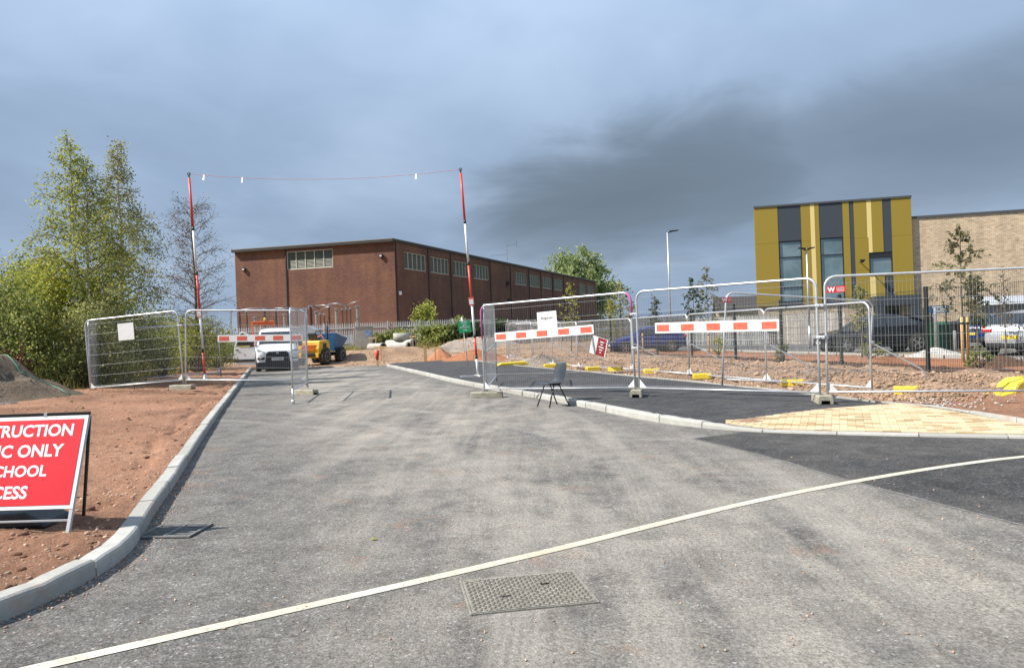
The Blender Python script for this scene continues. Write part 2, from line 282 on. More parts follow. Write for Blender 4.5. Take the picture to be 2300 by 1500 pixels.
# brickwork for far walls, coordinates given per object
def brick_mat(name, c1, c2, mort, bw=0.225, rh=0.075, patch=None, mo=0.010, dk=None):
    m, t, b, o = new_mat(name); b.inputs['Roughness'].default_value = 0.93
    uv = nd(t, 'ShaderNodeUVMap'); uv.uv_map = 'UVMap'
    br = nd(t, 'ShaderNodeTexBrick'); br.inputs['Scale'].default_value = 1.0; br.inputs['Brick Width'].default_value = bw; br.inputs['Row Height'].default_value = rh
    br.inputs['Mortar Size'].default_value = mo; br.inputs['Mortar Smooth'].default_value = 0.2; br.inputs['Bias'].default_value = -0.1
    br.inputs['Color1'].default_value = (*c1, 1); br.inputs['Color2'].default_value = (*c2, 1); br.inputs['Mortar'].default_value = (*mort, 1)
    t.links.new(uv.outputs[0], br.inputs['Vector'])
    c = br.outputs['Color']
    if patch: c = mix_n(t, ramp_n(t, noise_n(t, uv.outputs[0], 0.28, 6, 0.6), [(0.42, 0.0), (0.66, 0.85)]), c, patch)
    mp = nd(t, 'ShaderNodeMapping'); mp.inputs['Scale'].default_value = (1 / bw, 1 / rh, 1); t.links.new(uv.outputs[0], mp.inputs['Vector'])
    sn = nd(t, 'ShaderNodeVectorMath', operation='FLOOR'); t.links.new(mp.outputs[0], sn.inputs[0])
    wn = nd(t, 'ShaderNodeTexWhiteNoise', noise_dimensions='2D'); t.links.new(sn.outputs[0], wn.inputs[0])
    c = mix_n(t, 1.0, c, ramp_n(t, wn.outputs['Value'], [(0.0, 0.84), (1.0, 1.16)]), 'MULTIPLY')
    if dk: c = mix_n(t, ramp_n(t, wn.outputs['Value'], [(0.93, 0.0), (0.95, 0.5)]), c, dk)
    st = nd(t, 'ShaderNodeMapping'); st.inputs['Scale'].default_value = (0.9, 0.06, 1); t.links.new(uv.outputs[0], st.inputs['Vector'])
    c = mix_n(t, 1.0, c, ramp_n(t, noise_n(t, st.outputs[0], 1.2, 5, 0.6), [(0.35, 0.82), (0.65, 1.08)]), 'MULTIPLY')
    t.links.new(c, b.inputs['Base Color'])
    bp = nd(t, 'ShaderNodeBump'); bp.inputs['Strength'].default_value = 0.6; bp.inputs['Distance'].default_value = 0.012; bp.invert = True
    t.links.new(br.outputs['Fac'], bp.inputs['Height']); t.links.new(bp.outputs[0], b.inputs['Normal']); return m
brick_mat('brick_red', (0.188, 0.072, 0.047), (0.132, 0.053, 0.039), (0.135, 0.088, 0.070), patch=(0.21, 0.102, 0.058))
brick_mat('brick_buff', (0.74, 0.57, 0.38), (0.66, 0.49, 0.31), (0.42, 0.34, 0.25), mo=0.012, dk=(0.20, 0.14, 0.09))
pm('clad_gold', (0.335, 0.238, 0.032), (0.30, 0.212, 0.028), 90, 0.5, 0.15, 0, world=True)
pm('clad_pale', (0.72, 0.56, 0.22), rough=0.5)
pm('clad_grey', (0.045, 0.055, 0.068), rough=0.5)
pm('frame_dark', (0.02, 0.022, 0.026), rough=0.4)
pm('frame_cream', (0.55, 0.52, 0.42), rough=0.6)
pm('louvre', (0.13, 0.14, 0.105), (0.17, 0.18, 0.14), 3, 0.5)
pm('coping', (0.08, 0.085, 0.09), rough=0.5)
pm('roof_edge', (0.045, 0.04, 0.036), rough=0.8)
pm('roof_trim', (0.20, 0.19, 0.17), rough=0.7)
pm('stud_dark', (0.14, 0.127, 0.105), rough=0.8)  # stud colour darkened for the shadows and dirt among the treads
pm('porcelain', (0.12, 0.055, 0.035), rough=0.3)
pm('porcelain_grey', (0.33, 0.32, 0.29), rough=0.4)
pm('aluminium', (0.30, 0.31, 0.32), rough=0.4, metal=0.6)
pm('steel_grey', (0.42, 0.44, 0.45), (0.50, 0.52, 0.53), 1.5, 0.55)
pm('cast_iron', (0.20, 0.185, 0.155), (0.32, 0.295, 0.25), 10, 0.8, 0.1, 0.4, 60)
pm('gully_steel', (0.13, 0.13, 0.125), (0.24, 0.235, 0.225), 14, 0.7, 0.2)
pm('hollow_shade_black', (0.008, 0.008, 0.008), rough=1.0)  # flat black standing in for the shade inside hollows
pm('bin_green', (0.02, 0.09, 0.05), rough=0.5)
pm('shelter_sheet', (0.33, 0.35, 0.38), rough=0.35)
pm('steel_bright', (0.60, 0.60, 0.60), rough=0.3, metal=0.7)
pm('rope_red', (0.62, 0.20, 0.18), rough=0.6)
pm('cable_green', (0.05, 0.32, 0.20), rough=0.5)
# window glass of the school: opaque reflecting panes with a mottled teal colour
m, t, b, o = new_mat('window_glass'); b.inputs['Base Color'].default_value = (0.05, 0.085, 0.095, 1); b.inputs['Roughness'].default_value = 0.03
b.inputs['Specular IOR Level'].default_value = 1.0; b.inputs['Metallic'].default_value = 0.35; b.inputs['Coat Weight'].default_value = 1.0
t.links.new(mix_n(t, ramp_n(t, noise_n(t, nd(t, 'ShaderNodeTexCoord').outputs['Object'], 0.7, 4, 0.6), [(0.35, 0.0), (0.65, 1.0)]), (0.10, 0.16, 0.17), (0.22, 0.30, 0.31)), b.inputs['Base Color'])

# ------------------------------------------------------------------ mesh helpers
class MB:
    def __init__(s): s.v = []; s.f = []; s.uv = None
    def add(s, vs, fs):
        n = len(s.v); s.v.extend([tuple(q) for q in vs]); s.f.extend([tuple(i + n for i in f) for f in fs]); return s
    def box(s, c, d, rz=0.0, M=None):
        x, y, z = (q / 2 for q in d)
        vs = [Vector((a * x, b_ * y, e * z)) for a in (-1, 1) for b_ in (-1, 1) for e in (-1, 1)]
        if rz: vs = [Matrix.Rotation(rz, 3, 'Z') @ q for q in vs]
        if M is not None: vs = [M @ q for q in vs]
        vs = [q + Vector(c) for q in vs]
        return s.add(vs, [(0, 1, 3, 2), (4, 6, 7, 5), (0, 4, 5, 1), (2, 3, 7, 6), (0, 2, 6, 4), (1, 5, 7, 3)])
    def bar(s, p, q, w, h=None, up=(0, 0, 1)):
        p, q = Vector(p), Vector(q); d = (q - p); L = d.length; d.normalize(); h = h or w
        u = Vector(up)
        if abs(d.dot(u)) > 0.98: u = Vector((0, 1, 0))
        r = d.cross(u).normalized(); u = r.cross(d).normalized()
        vs = []
        for e in (p, q):
            for a, b_ in ((-1, -1), (1, -1), (1, 1), (-1, 1)): vs.append(e + r * (a * w / 2) + u * (b_ * h / 2))
        return s.add(vs, [(0, 3, 2, 1), (4, 5, 6, 7), (0, 1, 5, 4), (1, 2, 6, 5), (2, 3, 7, 6), (3, 0, 4, 7)])
    def tube(s, pts, r, n=8, cap=True, closed=False):
        pts = [Vector(q) for q in pts]; m_ = len(pts); rs = r if isinstance(r, (list, tuple)) else [r] * m_
        vs = []; prev = None
        for i, q in enumerate(pts):
            a = pts[(i - 1) % m_] if (i > 0 or closed) else pts[i]; b_ = pts[(i + 1) % m_] if (i < m_ - 1 or closed) else pts[i]
            d = (b_ - a).normalized()
            if prev is None:
                u = Vector((0, 0, 1)) if abs(d.z) < 0.9 else Vector((0, 1, 0))
            else: u = prev
            u = (u - d * u.dot(d))
            if u.length < 1e-5: u = d.orthogonal()
            u.normalize(); prev = u; w = d.cross(u)
            for k in range(n):
                t_ = 2 * math.pi * k / n; vs.append(q + u * (math.cos(t_) * rs[i]) + w * (math.sin(t_) * rs[i]))
        fs = []
        for i in range(m_ if closed else m_ - 1):
            j = (i + 1) % m_
            for k in range(n): fs.append((i * n + k, i * n + (k + 1) % n, j * n + (k + 1) % n, j * n + k))
        if cap and not closed: fs.append(tuple(range(n))[::-1]); fs.append(tuple(range((m_ - 1) * n, m_ * n)))
        return s.add(vs, fs)
    def lathe(s, prof, n=16, c=(0, 0, 0), M=None):
        vs = []
        for r, z in prof:
            for k in range(n):
                a = 2 * math.pi * k / n; q = Vector((r * math.cos(a), r * math.sin(a), z))
                if M is not None: q = M @ q
                vs.append(q + Vector(c))
        fs = [(i * n + k, i * n + (k + 1) % n, (i + 1) * n + (k + 1) % n, (i + 1) * n + k) for i in range(len(prof) - 1) for k in range(n)]
        fs.append(tuple(range(n))[::-1]); fs.append(tuple(range((len(prof) - 1) * n, len(prof) * n)))
        return s.add(vs, fs)
    def poly(s, pts): return s.add(pts, [tuple(range(len(pts)))])
    def prism(s, pts, off):
        n = len(pts); off = Vector(off); a = [Vector(q) for q in pts]; b_ = [q + off for q in a]
        return s.add(a + b_, [tuple(range(n))[::-1], tuple(range(n, 2 * n))] + [(i, (i + 1) % n, n + (i + 1) % n, n + i) for i in range(n)])
    def grid(s, rows):
        m_ = len(rows); n = len(rows[0]); vs = [q for r in rows for q in r]
        return s.add(vs, [(i * n + k, i * n + k + 1, (i + 1) * n + k + 1, (i + 1) * n + k) for i in range(m_ - 1) for k in range(n - 1)])
    def mesh(s, name, mat, smooth=False):
        me = bpy.data.meshes.new(name); me.from_pydata([tuple(q) for q in s.v], [], s.f); me.update()
        if mat: me.materials.append(MATS[mat])
        if smooth: me.polygons.foreach_set('use_smooth', [True] * len(me.polygons))
        return me
    def build(s, name, mat, parent=None, smooth=False, bevel=0, sub=0, loc=None, rot=None):
        return link(name, s.mesh(name, mat, smooth), parent, bevel, sub, loc, rot)
def link(name, me, parent=None, bevel=0, sub=0, loc=None, rot=None):
    o = bpy.data.objects.new(name, me); COL.objects.link(o)
    if parent is not None: o.parent = parent
    if loc is not None: o.location = loc
    if rot is not None: o.rotation_euler = rot
    if sub: md = o.modifiers.new('sub', 'SUBSURF'); md.levels = sub; md.render_levels = sub
    if bevel:
        md = o.modifiers.new('bev', 'BEVEL'); md.width = bevel; md.segments = 2; md.limit_method = 'ANGLE'; md.angle_limit = R(40)
    return o
def tag(o, label, cat, group=None):
    o['label'] = label; o['category'] = cat
    if group: o['group'] = group
    return o
def thing(name, label, cat, loc=(0, 0, 0), rz=0.0, group=None, rot=None):
    o = bpy.data.objects.new(name, None); COL.objects.link(o); o.location = loc; o.rotation_euler = rot if rot else (0, 0, rz); o.empty_display_size = 0.2
    return tag(o, label, cat, group)
def struct(o, label=None, kind='structure'):
    o['kind'] = kind
    if label: o['label'] = label
    return o
def np_mesh(name, V, F, mat, smooth=False):
    V = np.asarray(V, np.float32).reshape(-1, 3); F = np.asarray(F, np.int32); k = F.shape[1]
    me = bpy.data.meshes.new(name); me.vertices.add(len(V)); me.vertices.foreach_set('co', V.ravel())
    me.loops.add(F.size); me.loops.foreach_set('vertex_index', F.ravel())
    me.polygons.add(len(F)); me.polygons.foreach_set('loop_start', np.arange(0, F.size, k, dtype=np.int32))
    me.polygons.foreach_set('loop_total', np.full(len(F), k, np.int32)); me.update(calc_edges=True); me.validate()
    me.materials.append(MATS[mat])
    if smooth: me.polygons.foreach_set('use_smooth', np.ones(len(F), bool))
    return me
def text(name, body, size, mat, parent, loc, rot, bold=0.0, align='CENTER', shear=0.0, sx=1.0):
    cu = bpy.data.curves.new(name, 'FONT'); cu.body = body; cu.size = size; cu.align_x = align; cu.align_y = 'CENTER'
    cu.offset = bold; cu.extrude = 0.0008; cu.resolution_u = 3; cu.shear = shear
    tmp = bpy.data.objects.new('tmp', cu); COL.objects.link(tmp)
    dg = bpy.context.evaluated_depsgraph_get(); me = bpy.data.meshes.new_from_object(tmp.evaluated_get(dg))
    bpy.data.objects.remove(tmp, do_unlink=True); me.name = name; me.materials.clear(); me.materials.append(MATS[mat])
    o = link(name, me, parent, loc=loc, rot=rot); o.scale = (sx, 1, 1); return o
# value noise for heights
_N = RNG.random((64, 64))
def vnoise(x, y):
    x = np.asarray(x, float); y = np.asarray(y, float); xi = np.floor(x).astype(int); yi = np.floor(y).astype(int); fx = x - xi; fy = y - yi
    fx = fx * fx * (3 - 2 * fx); fy = fy * fy * (3 - 2 * fy); g = lambda a, b_: _N[a % 64, b_ % 64]
    return (g(xi, yi) * (1 - fx) + g(xi + 1, yi) * fx) * (1 - fy) + (g(xi, yi + 1) * (1 - fx) + g(xi + 1, yi + 1) * fx) * fy - 0.5
def fbm(x, y, o=4):
    s_ = 0; a = 1.0
    for i in range(o): s_ = s_ + a * vnoise(x * 2 ** i + 17 * i, y * 2 ** i + 31 * i); a *= 0.5
    return s_
def sst(a, b_, x): t_ = np.clip((np.asarray(x, float) - a) / (b_ - a), 0, 1); return t_ * t_ * (3 - 2 * t_)
def interp(pl, t_):
    P = np.array(pl, float); d = np.r_[0, np.cumsum(np.hypot(*np.diff(P[:, :2], axis=0).T))]
    return np.stack([np.interp(t_, d, P[:, k]) for k in range(P.shape[1])], -1)
def plen(pl): P = np.array(pl, float); return float(np.hypot(*np.diff(P[:, :2], axis=0).T).sum())
def smooth_pl(pl, it=3):
    P = [np.array(q, float) for q in pl]
    for _ in range(it):
        Q = [P[0]]
        for a, b_ in zip(P[:-1], P[1:]): Q += [a * 0.75 + b_ * 0.25, a * 0.25 + b_ * 0.75]
        Q.append(P[-1]); P = Q
    return [tuple(q) for q in P]
def normals2(pl, t_):
    e = 0.05; a = interp(pl, np.maximum(t_ - e, 0)); b_ = interp(pl, np.minimum(t_ + e, plen(pl))); d = b_ - a; d /= np.maximum(np.hypot(d[:, 0], d[:, 1]), 1e-9)[:, None]
    return np.stack([-d[:, 1], d[:, 0]], -1)     # left of travel
_t = (1 + 5 ** 0.5) / 2
ICO_V = np.array([(-1, _t, 0), (1, _t, 0), (-1, -_t, 0), (1, -_t, 0), (0, -1, _t), (0, 1, _t), (0, -1, -_t), (0, 1, -_t), (_t, 0, -1), (_t, 0, 1), (-_t, 0, -1), (-_t, 0, 1)]) / 1.902
ICO_F = np.array([(0, 11, 5), (0, 5, 1), (0, 1, 7), (0, 7, 10), (0, 10, 11), (1, 5, 9), (5, 11, 4), (11, 10, 2), (10, 7, 6), (7, 1, 8), (3, 9, 4), (3, 4, 2), (3, 2, 6), (3, 6, 8), (3, 8, 9), (4, 9, 5), (2, 4, 11), (6, 2, 10), (8, 6, 7), (9, 8, 1)])
def stones_mesh(name, P, size, mat, flat=0.7):
    n = len(P); S = np.asarray(size).reshape(-1, 1, 1) * RNG.uniform(0.6, 1.3, (n, 1, 3)) * np.array([1, 1, flat])
    a = RNG.uniform(0, 6.28, n); ca, sa = np.cos(a), np.sin(a)
    V = ICO_V[None] * S * RNG.uniform(0.75, 1.15, (n, 12, 1))
    X = V[..., 0] * ca[:, None] - V[..., 1] * sa[:, None]; Y = V[..., 0] * sa[:, None] + V[..., 1] * ca[:, None]
    V = np.stack([X, Y, V[..., 2]], -1) + np.asarray(P)[:, None, :]
    F = (ICO_F[None] + (np.arange(n) * 12)[:, None, None]).reshape(-1, 3)
    return np_mesh(name, V, F, mat)
pm('soil_clod', (0.17, 0.13, 0.10), (0.10, 0.08, 0.06), 5, 0.95, world=True, island=0.4)
# ------------------------------------------------------------------ ground, road, kerbs
me = MB().poly([(-1500, -900, -0.08), (1500, -900, -0.08), (1500, 2600, -0.08), (-1500, 2600, -0.08)]).mesh('ground', 'meadow')
struct(link('ground', me))
LK = [(-30, 2.0), (-9, 2.3), (-5.2, 2.6), (-3.6, 3.1), (-2.95, 3.6), (-2.70, 4.1), (-2.64, 4.7), (-2.69, 5.2), (-2.86, 5.75), (-3.10, 6.45), (-3.62, 8.1), (-4.58, 11.0), (-5.89, 15.0), (-8.27, 22.5), (-13.3, 38.2), (-14.5, 42)]
RK = [(12, 5.9), (8.5, 7.45), (5.85, 8.72), (4.58, 9.27), (3.44, 9.88), (2.9, 10.25), (2.26, 11.2), (1.79, 12.5), (1.22, 14.4), (0.44, 16.7), (-0.51, 19.25), (-1.81, 22.95), (-3.41, 28.5), (-5.85, 36.6), (-6.6, 39.0), (-6.5, 40.3)]
LKs = smooth_pl(LK, 2); RKs = smooth_pl(RK, 2)
road = [(x, y, 0.0) for x, y in LKs] + [(x, y, 0.0) for x, y in reversed(RKs)] + [(40, -7, 0), (40, -16, 0), (-30, -16, 0)]
struct(link('road', MB().poly(road).mesh('road', 'asphalt_road')))
patch = [(2.25, 9.67, 0.002), (2.55, 8.7, 0.002), (2.77, 7.86, 0.002), (2.95, 6.79, 0.002), (3.41, 5.12, 0.002), (4.0, 3.0, 0.002), (5.5, -8, 0.002), (39, -8, 0.002), (39, -6.4, 0.002), (11.9, 5.92, 0.002)] + \
        [(x - 0.02, y - 0.02, 0.002) for x, y in RKs if y < 10.2 and x < 11.9]
struct(link('fresh_road_surface', MB().poly(patch).mesh('fresh_road_surface', 'asphalt_new')))
# pale joint along the fresh surface
jl = smooth_pl([(2.25, 9.68), (2.55, 8.7), (2.77, 7.86), (2.95, 6.79), (3.41, 5.12), (4.0, 3.0)], 2)
def strip(pl, w, z, step=0.12, wob=0.0):
    T = np.arange(0, plen(pl), step); C = interp(pl, T); N = normals2(pl, T); w1 = w * (1 + wob * (RNG.random(len(T)) - 0.5)); w2 = w * (1 + wob * (RNG.random(len(T)) - 0.5))
    b_ = MB(); b_.grid([[(c[0] + n[0] * a / 2, c[1] + n[1] * a / 2, z), (c[0] - n[0] * e / 2, c[1] - n[1] * e / 2, z)] for c, n, a, e in zip(C, N, w1, w2)]); return b_
pm('joint_pale', (0.20, 0.19, 0.18), (0.10, 0.10, 0.10), 20, 0.9, world=True)
struct(strip(jl, 0.035, 0.0032, 0.05, 1.2).build('road_joint', 'joint_pale'))
LINE = smooth_pl([(-3.2, 2.75), (-2.19, 3.4), (-1.52, 3.83), (-0.45, 4.50), (0.38, 5.05), (1.12, 5.58), (1.97, 6.15), (2.90, 6.68), (4.00, 7.22), (5.18, 7.66), (7.5, 8.05), (12, 7.2)], 2)
struct(strip(LINE, 0.088, 0.0042, 0.06, 0.05).build('edge_line', 'road_paint'), 'worn cream edge line painted across the road mouth')

def kerb(name, pl, t0, t1, side, hf, label):
    root = bpy.data.objects.new(name, None); COL.objects.link(root); root['kind'] = 'structure'; root['label'] = label
    t_ = t0
    while t_ < t1 - 0.2:
        e = min(t_ + 0.915, t1); T = np.linspace(t_ + 0.006, e - 0.006, 9); C = interp(pl, T); N = normals2(pl, T) * side; rows = []
        dz = random.uniform(-0.006, 0.006); dn = random.uniform(-0.007, 0.007)
        for c, n in zip(C, N):
            h = hf(c[0], c[1]) + dz - (random.random() < 0.10) * random.uniform(0, 0.012)
            rows.append([(c[0] + n[0] * (a + dn), c[1] + n[1] * (a + dn), z) for a, z in ((0, -0.08), (0.0, h - 0.03), (0.006, h - 0.01), (0.022, h), (0.125, h), (0.125, -0.08))])
        b_ = MB(); b_.grid(rows); k = len(rows[0]); b_.f.append(tuple(range(k))); b_.f.append(tuple(range(8 * k, 9 * k))[::-1])
        b_.build('kerbstone', 'kerbstone', root); t_ = e
    return root
def t_at(pl, x, y):
    T = np.arange(0, plen(pl), 0.02); C = interp(pl, T); return float(T[np.argmin((C[:, 0] - x) ** 2 + (C[:, 1] - y) ** 2)])
kerb('left_kerb', LKs, t_at(LKs, -5.2, 2.6), plen(LKs) - 0.2, 1, lambda x, y: 0.115, 'pale concrete kerb along the red soil verge')
zdrop = lambda x: 0.10 - 0.082 * float(sst(2.2, 3.5, x))
kerb('right_kerb', RKs, t_at(RKs, 9.0, 7.2), plen(RKs), -1, lambda x, y: zdrop(x) + 0.008, 'pale concrete kerb of the footway, dropped at the paving')

# footway
SB = [(6.6, 6.0), (6.5, 7.5), (6.36, 9.47), (6.22, 11.97), (5.83, 12.2), (5.54, 13.75), (5.07, 15.8), (4.58, 17.5), (3.98, 19.5), (3.35, 21.4), (2.19, 25.4), (0.81, 29.2), (-1.09, 35.5), (-2.71, 43.0)]
def zs(x, y):
    d = min(math.hypot(x - a, y - b_) for a, b_ in RKs)
    return zdrop(x) + (0.10 - zdrop(x)) * float(sst(0.1, 2.2, d))
rows = []
for a in np.linspace(0, 1, 60):
    p0 = interp(RKs, np.array([t_at(RKs, 9.0, 7.2) * (1 - a) + plen(RKs) * a]))[0]
    T0 = 8.6 + (43.0 - 8.6) * ((p0[1] - 7.2) / (40.3 - 7.2)); yy = [q[1] for q in SB]; xx = [q[0] for q in SB]
    p1 = (float(np.interp(T0, yy, xx)), T0)
    if p0[0] > 6.2: p1 = (p0[0] + 0.05, p0[1] + 0.1)
    n = normals2(RKs, np.array([t_at(RKs, *p0)]))[0]
    p0 = (p0[0] - n[0] * 0.12, p0[1] - n[1] * 0.12)
    rows.append([(p0[0] + (p1[0] - p0[0]) * k, p0[1] + (p1[1] - p0[1]) * k, zs(p0[0] + (p1[0] - p0[0]) * k, p0[1] + (p1[1] - p0[1]) * k)) for k in np.linspace(0, 1, 14)])
struct(MB().grid(rows).build('footway', 'asphalt_path'))
# concrete edging at the back of the footway
ED = smooth_pl([(6.6, 6.0), (6.5, 7.5), (6.38, 9.47), (6.24, 11.9), (5.86, 12.2)], 1)
for pl, lab in ((smooth_pl(SB[4:], 1), 'thin pale concrete edging behind the footway'), (ED, 'thin pale concrete edging beside the tan paving')):
    root = bpy.data.objects.new('edging', None); COL.objects.link(root); root['kind'] = 'structure'; root['label'] = lab
    t_ = 0.0
    while t_ < plen(pl) - 0.1:
        e = min(t_ + 0.9, plen(pl)); a, b_ = interp(pl, np.array([t_ + 0.004, e - 0.004])); k = random.uniform(-0.006, 0.006)
        MB().bar((a[0], a[1], 0.075 + k), (b_[0], b_[1], 0.075 + k), 0.05, 0.10).build('edging_stone', 'kerbstone', root); t_ = e

# tan block paving, laid in stretcher bond
PV = [(3.0, 10.85), (6.2, 11.95), (6.36, 9.47), (6.5, 7.6), (8.7, 7.55), (5.9, 8.88), (4.65, 9.42), (3.52, 10.02)]
def inside(x, y, pg):
    r = False
    for (x1, y1), (x2, y2) in zip(pg, pg[1:] + pg[:1]):
        if (y1 > y) != (y2 > y) and x < (x2 - x1) * (y - y1) / (y2 - y1) + x1: r = not r
    return r
PV = [(2.95, 10.62), (3.05, 10.98), (6.2, 11.95), (6.34, 9.47), (6.46, 7.9), (6.46, 8.62), (5.92, 8.87), (4.66, 9.41), (3.54, 10.02)]
proot = bpy.data.objects.new('block_paving', None); COL.objects.link(proot); struct(proot, 'tan block paving at the dropped kerb')
b_ = MB(); L, Wd, Hh, c = 0.194, 0.094, 0.05, 0.004
for zz_, k in ((-Hh, 0.0), (-c, 0.0), (0.0, c)):
    b_.v += [(-L / 2 + k, -Wd / 2 + k, zz_), (L / 2 - k, -Wd / 2 + k, zz_), (L / 2 - k, Wd / 2 - k, zz_), (-L / 2 + k, Wd / 2 - k, zz_)]
b_.f = [(8, 9, 10, 11)] + [(i * 4 + j, i * 4 + (j + 1) % 4, (i + 1) * 4 + (j + 1) % 4, (i + 1) * 4 + j) for i in range(2) for j in range(4)]
bme = b_.mesh('paving_block', 'paving_block'); blocks = []
ang = math.atan2(-1.3, 3.0); ca, sa = math.cos(ang), math.sin(ang)
PV = [q for q in PV if q != (6.46, 7.9)][::-1]
def clip(rect, pg):
    out = rect
    for (x1, y1), (x2, y2) in zip(pg, pg[1:] + pg[:1]):
        inp, out = out, []; f = lambda q: (x2 - x1) * (q[1] - y1) - (y2 - y1) * (q[0] - x1)
        for a_, c_ in zip(inp, inp[1:] + inp[:1]):
            fa, fc = f(a_), f(c_)
            if fa >= 0: out.append(a_)
            if fa * fc < 0: k = fa / (fa - fc); out.append((a_[0] + (c_[0] - a_[0]) * k, a_[1] + (c_[1] - a_[1]) * k))
        if not out: return []
    return out
ar_ = lambda pg: abs(sum(a_[0] * c_[1] - c_[0] * a_[1] for a_, c_ in zip(pg, pg[1:] + pg[:1]))) / 2 if len(pg) > 2 else 0
if sum(a_[0] * c_[1] - c_[0] * a_[1] for a_, c_ in zip(PV, PV[1:] + PV[:1])) < 0: PV = PV[::-1]
for i in range(-30, 60):
    for j in range(-40, 50):
        lx, ly = (j + 0.5 * (i % 2)) * 0.2, i * 0.1; x, y = 4.5 + lx * ca - ly * sa, 10.0 + lx * sa + ly * ca
        rc = [(x + a_ * L / 2 * ca - e_ * Wd / 2 * sa, y + a_ * L / 2 * sa + e_ * Wd / 2 * ca) for a_, e_ in ((-1, -1), (1, -1), (1, 1), (-1, 1))]
        cp = clip(rc, PV); A_ = ar_(cp)
        if A_ > 0.99 * L * Wd: blocks.append((x, y, None))
        elif A_ > 0.0012: blocks.append((x, y, cp))
blocks.sort(key=lambda q: math.hypot(q[0], q[1])); rest = MB()
for i, (x, y, cp) in enumerate(blocks):
    z = zs(x, y) + 0.016 + random.uniform(-0.0015, 0.0015)
    if cp is not None:
        if i < 300: MB().prism([(a_ - x, e_ - y, -Hh) for a_, e_ in cp], (0, 0, Hh)).build('paving_block', 'paving_block', proot, loc=(x, y, z))
        else: rest.prism([(a_, e_, z - Hh) for a_, e_ in cp], (0, 0, Hh))
    elif i < 300:
        o = link('paving_block', bme, proot, loc=(x, y, z), rot=(random.uniform(-.006, .006), random.uniform(-.006, .006), ang))
    else:
        M = Matrix.Rotation(ang, 3, 'Z'); rest.add([M @ Vector(q) + Vector((x, y, z)) for q in b_.v], b_.f)
o = rest.build('paving_blocks_beyond', 'paving_block', proot); o['kind'] = 'stuff'
sand = MB().grid([[(x * (1 - k) + x2 * k, y * (1 - k) + y2 * k, zs(x * (1 - k) + x2 * k, y * (1 - k) + y2 * k) + 0.006) for k in np.linspace(0, 1, 8)] for (x, y), (x2, y2) in (((2.98, 10.7), (3.06, 10.95)), ((3.6, 10.05), (4.0, 11.25)), ((4.7, 9.45), (5.2, 11.6)), ((5.92, 8.9), (6.2, 11.9)), ((6.4, 8.7), (6.34, 9.5)))])
sand.build('jointing_sand', 'soil_tan', proot)

# red soil verge on the left
LY = [q[1] for q in LKs if q[1] > 2.5]; LX = [q[0] for q in LKs if q[1] > 2.5]
ys = [2.62]
while ys[-1] < 44: ys.append(ys[-1] * 1.0085)
ys = np.array(ys); off = np.r_[0.055, 0.07, 0.10, 0.126, 0.15, np.geomspace(0.18, 30, 150)]
Yg, Og = np.meshgrid(ys, off, indexing='ij'); Xg = np.interp(Yg, LY, LX) - Og * 1.03
def verge_z(x, y, of):
    n = fbm(x * 0.8, y * 0.8, 4) * 0.05 + fbm(x * 5, y * 5, 4) * 0.035 + fbm(x * 17, y * 17, 2) * 0.012
    z = 0.095 + 0.02 * sst(0.1, 0.3, of) + 0.17 * sst(0.4, 4.5, of) + n * sst(0.05, 0.5, of)
    ruts = -0.05 * np.exp(-((of - 0.45 - 0.15 * fbm(y * 0.7, y * 0.1, 2)) / 0.12) ** 2) * sst(-0.05, 0.15, fbm(x * 2.2, y * 1.3, 3))
    return z + ruts
Zg = verge_z(Xg, Yg, Og); Zg[:, 0] = -0.06; Zg[:, 1] = 0.06
nr, nc = Xg.shape; idx = np.arange(nr * nc).reshape(nr, nc)
F = np.stack([idx[:-1, :-1], idx[1:, :-1], idx[1:, 1:], idx[:-1, 1:]], -1).reshape(-1, 4)
struct(link('soil_verge', np_mesh('soil_verge', np.stack([Xg, Yg, Zg], -1), F, 'soil_red', True)))
def vz(x, y): return float(verge_z(np.array(x), np.array(y), np.array((float(np.interp(y, LY, LX)) - x) / 1.03)))
n = 2600; yy = 3.2 * (40 / 3.2) ** RNG.random(n); oo = 0.15 + 9 * RNG.random(n) ** 1.6; xx = np.interp(yy, LY, LX) - oo * 1.03
P = np.stack([xx, yy, verge_z(xx, yy, oo) + 0.002], -1)
o = link('verge_pebbles', stones_mesh('verge_pebbles', P, RNG.uniform(0.006, 0.02, n), 'pebble')); struct(o, 'small clods and pebbles on the red verge', 'stuff')
n = 420; yy = 3.4 * (26 / 3.4) ** RNG.random(n); oo = 0.18 + 3.5 * RNG.random(n) ** 1.5; xx = np.interp(yy, LY, LX) - oo * 1.03
P = np.stack([xx, yy, verge_z(xx, yy, oo)], -1)
o = link('verge_clods', stones_mesh('verge_clods', P, RNG.uniform(0.015, 0.042, n), 'soil_red', 0.55)); struct(o, 'crumbly red clods along the verge', 'stuff')
# soil spilled over kerb onto road
n = 420; yy = RNG.uniform(3.6, 8.5, n); xx = np.interp(yy, LY, LX) + np.abs(RNG.normal(0.02, 0.10, n)); P = np.stack([xx, yy, np.full(n, 0.003)], -1)
o = link('spilled_soil', stones_mesh('spilled_soil', P, RNG.uniform(0.003, 0.011, n), 'pebble')); struct(o, 'crumbs of soil spilled along the kerb', 'stuff')
n = 420; yy = 3.2 * (20 / 3.2) ** RNG.random(n); xx = RNG.uniform(-0.55, 0.62, n) * yy; k = (xx > np.interp(yy, LY, LX) + 0.1) & (xx < np.interp(yy, [q[1] for q in RKs[::1]][:], [q[0] for q in RKs]) - 0.1)
P = np.stack([xx, yy, np.full(n, 0.004)], -1)[k]
o = link('road_grit', stones_mesh('road_grit', P, RNG.uniform(0.003, 0.009, len(P)), 'pebble')); struct(o, 'loose grit lying on the road', 'stuff')

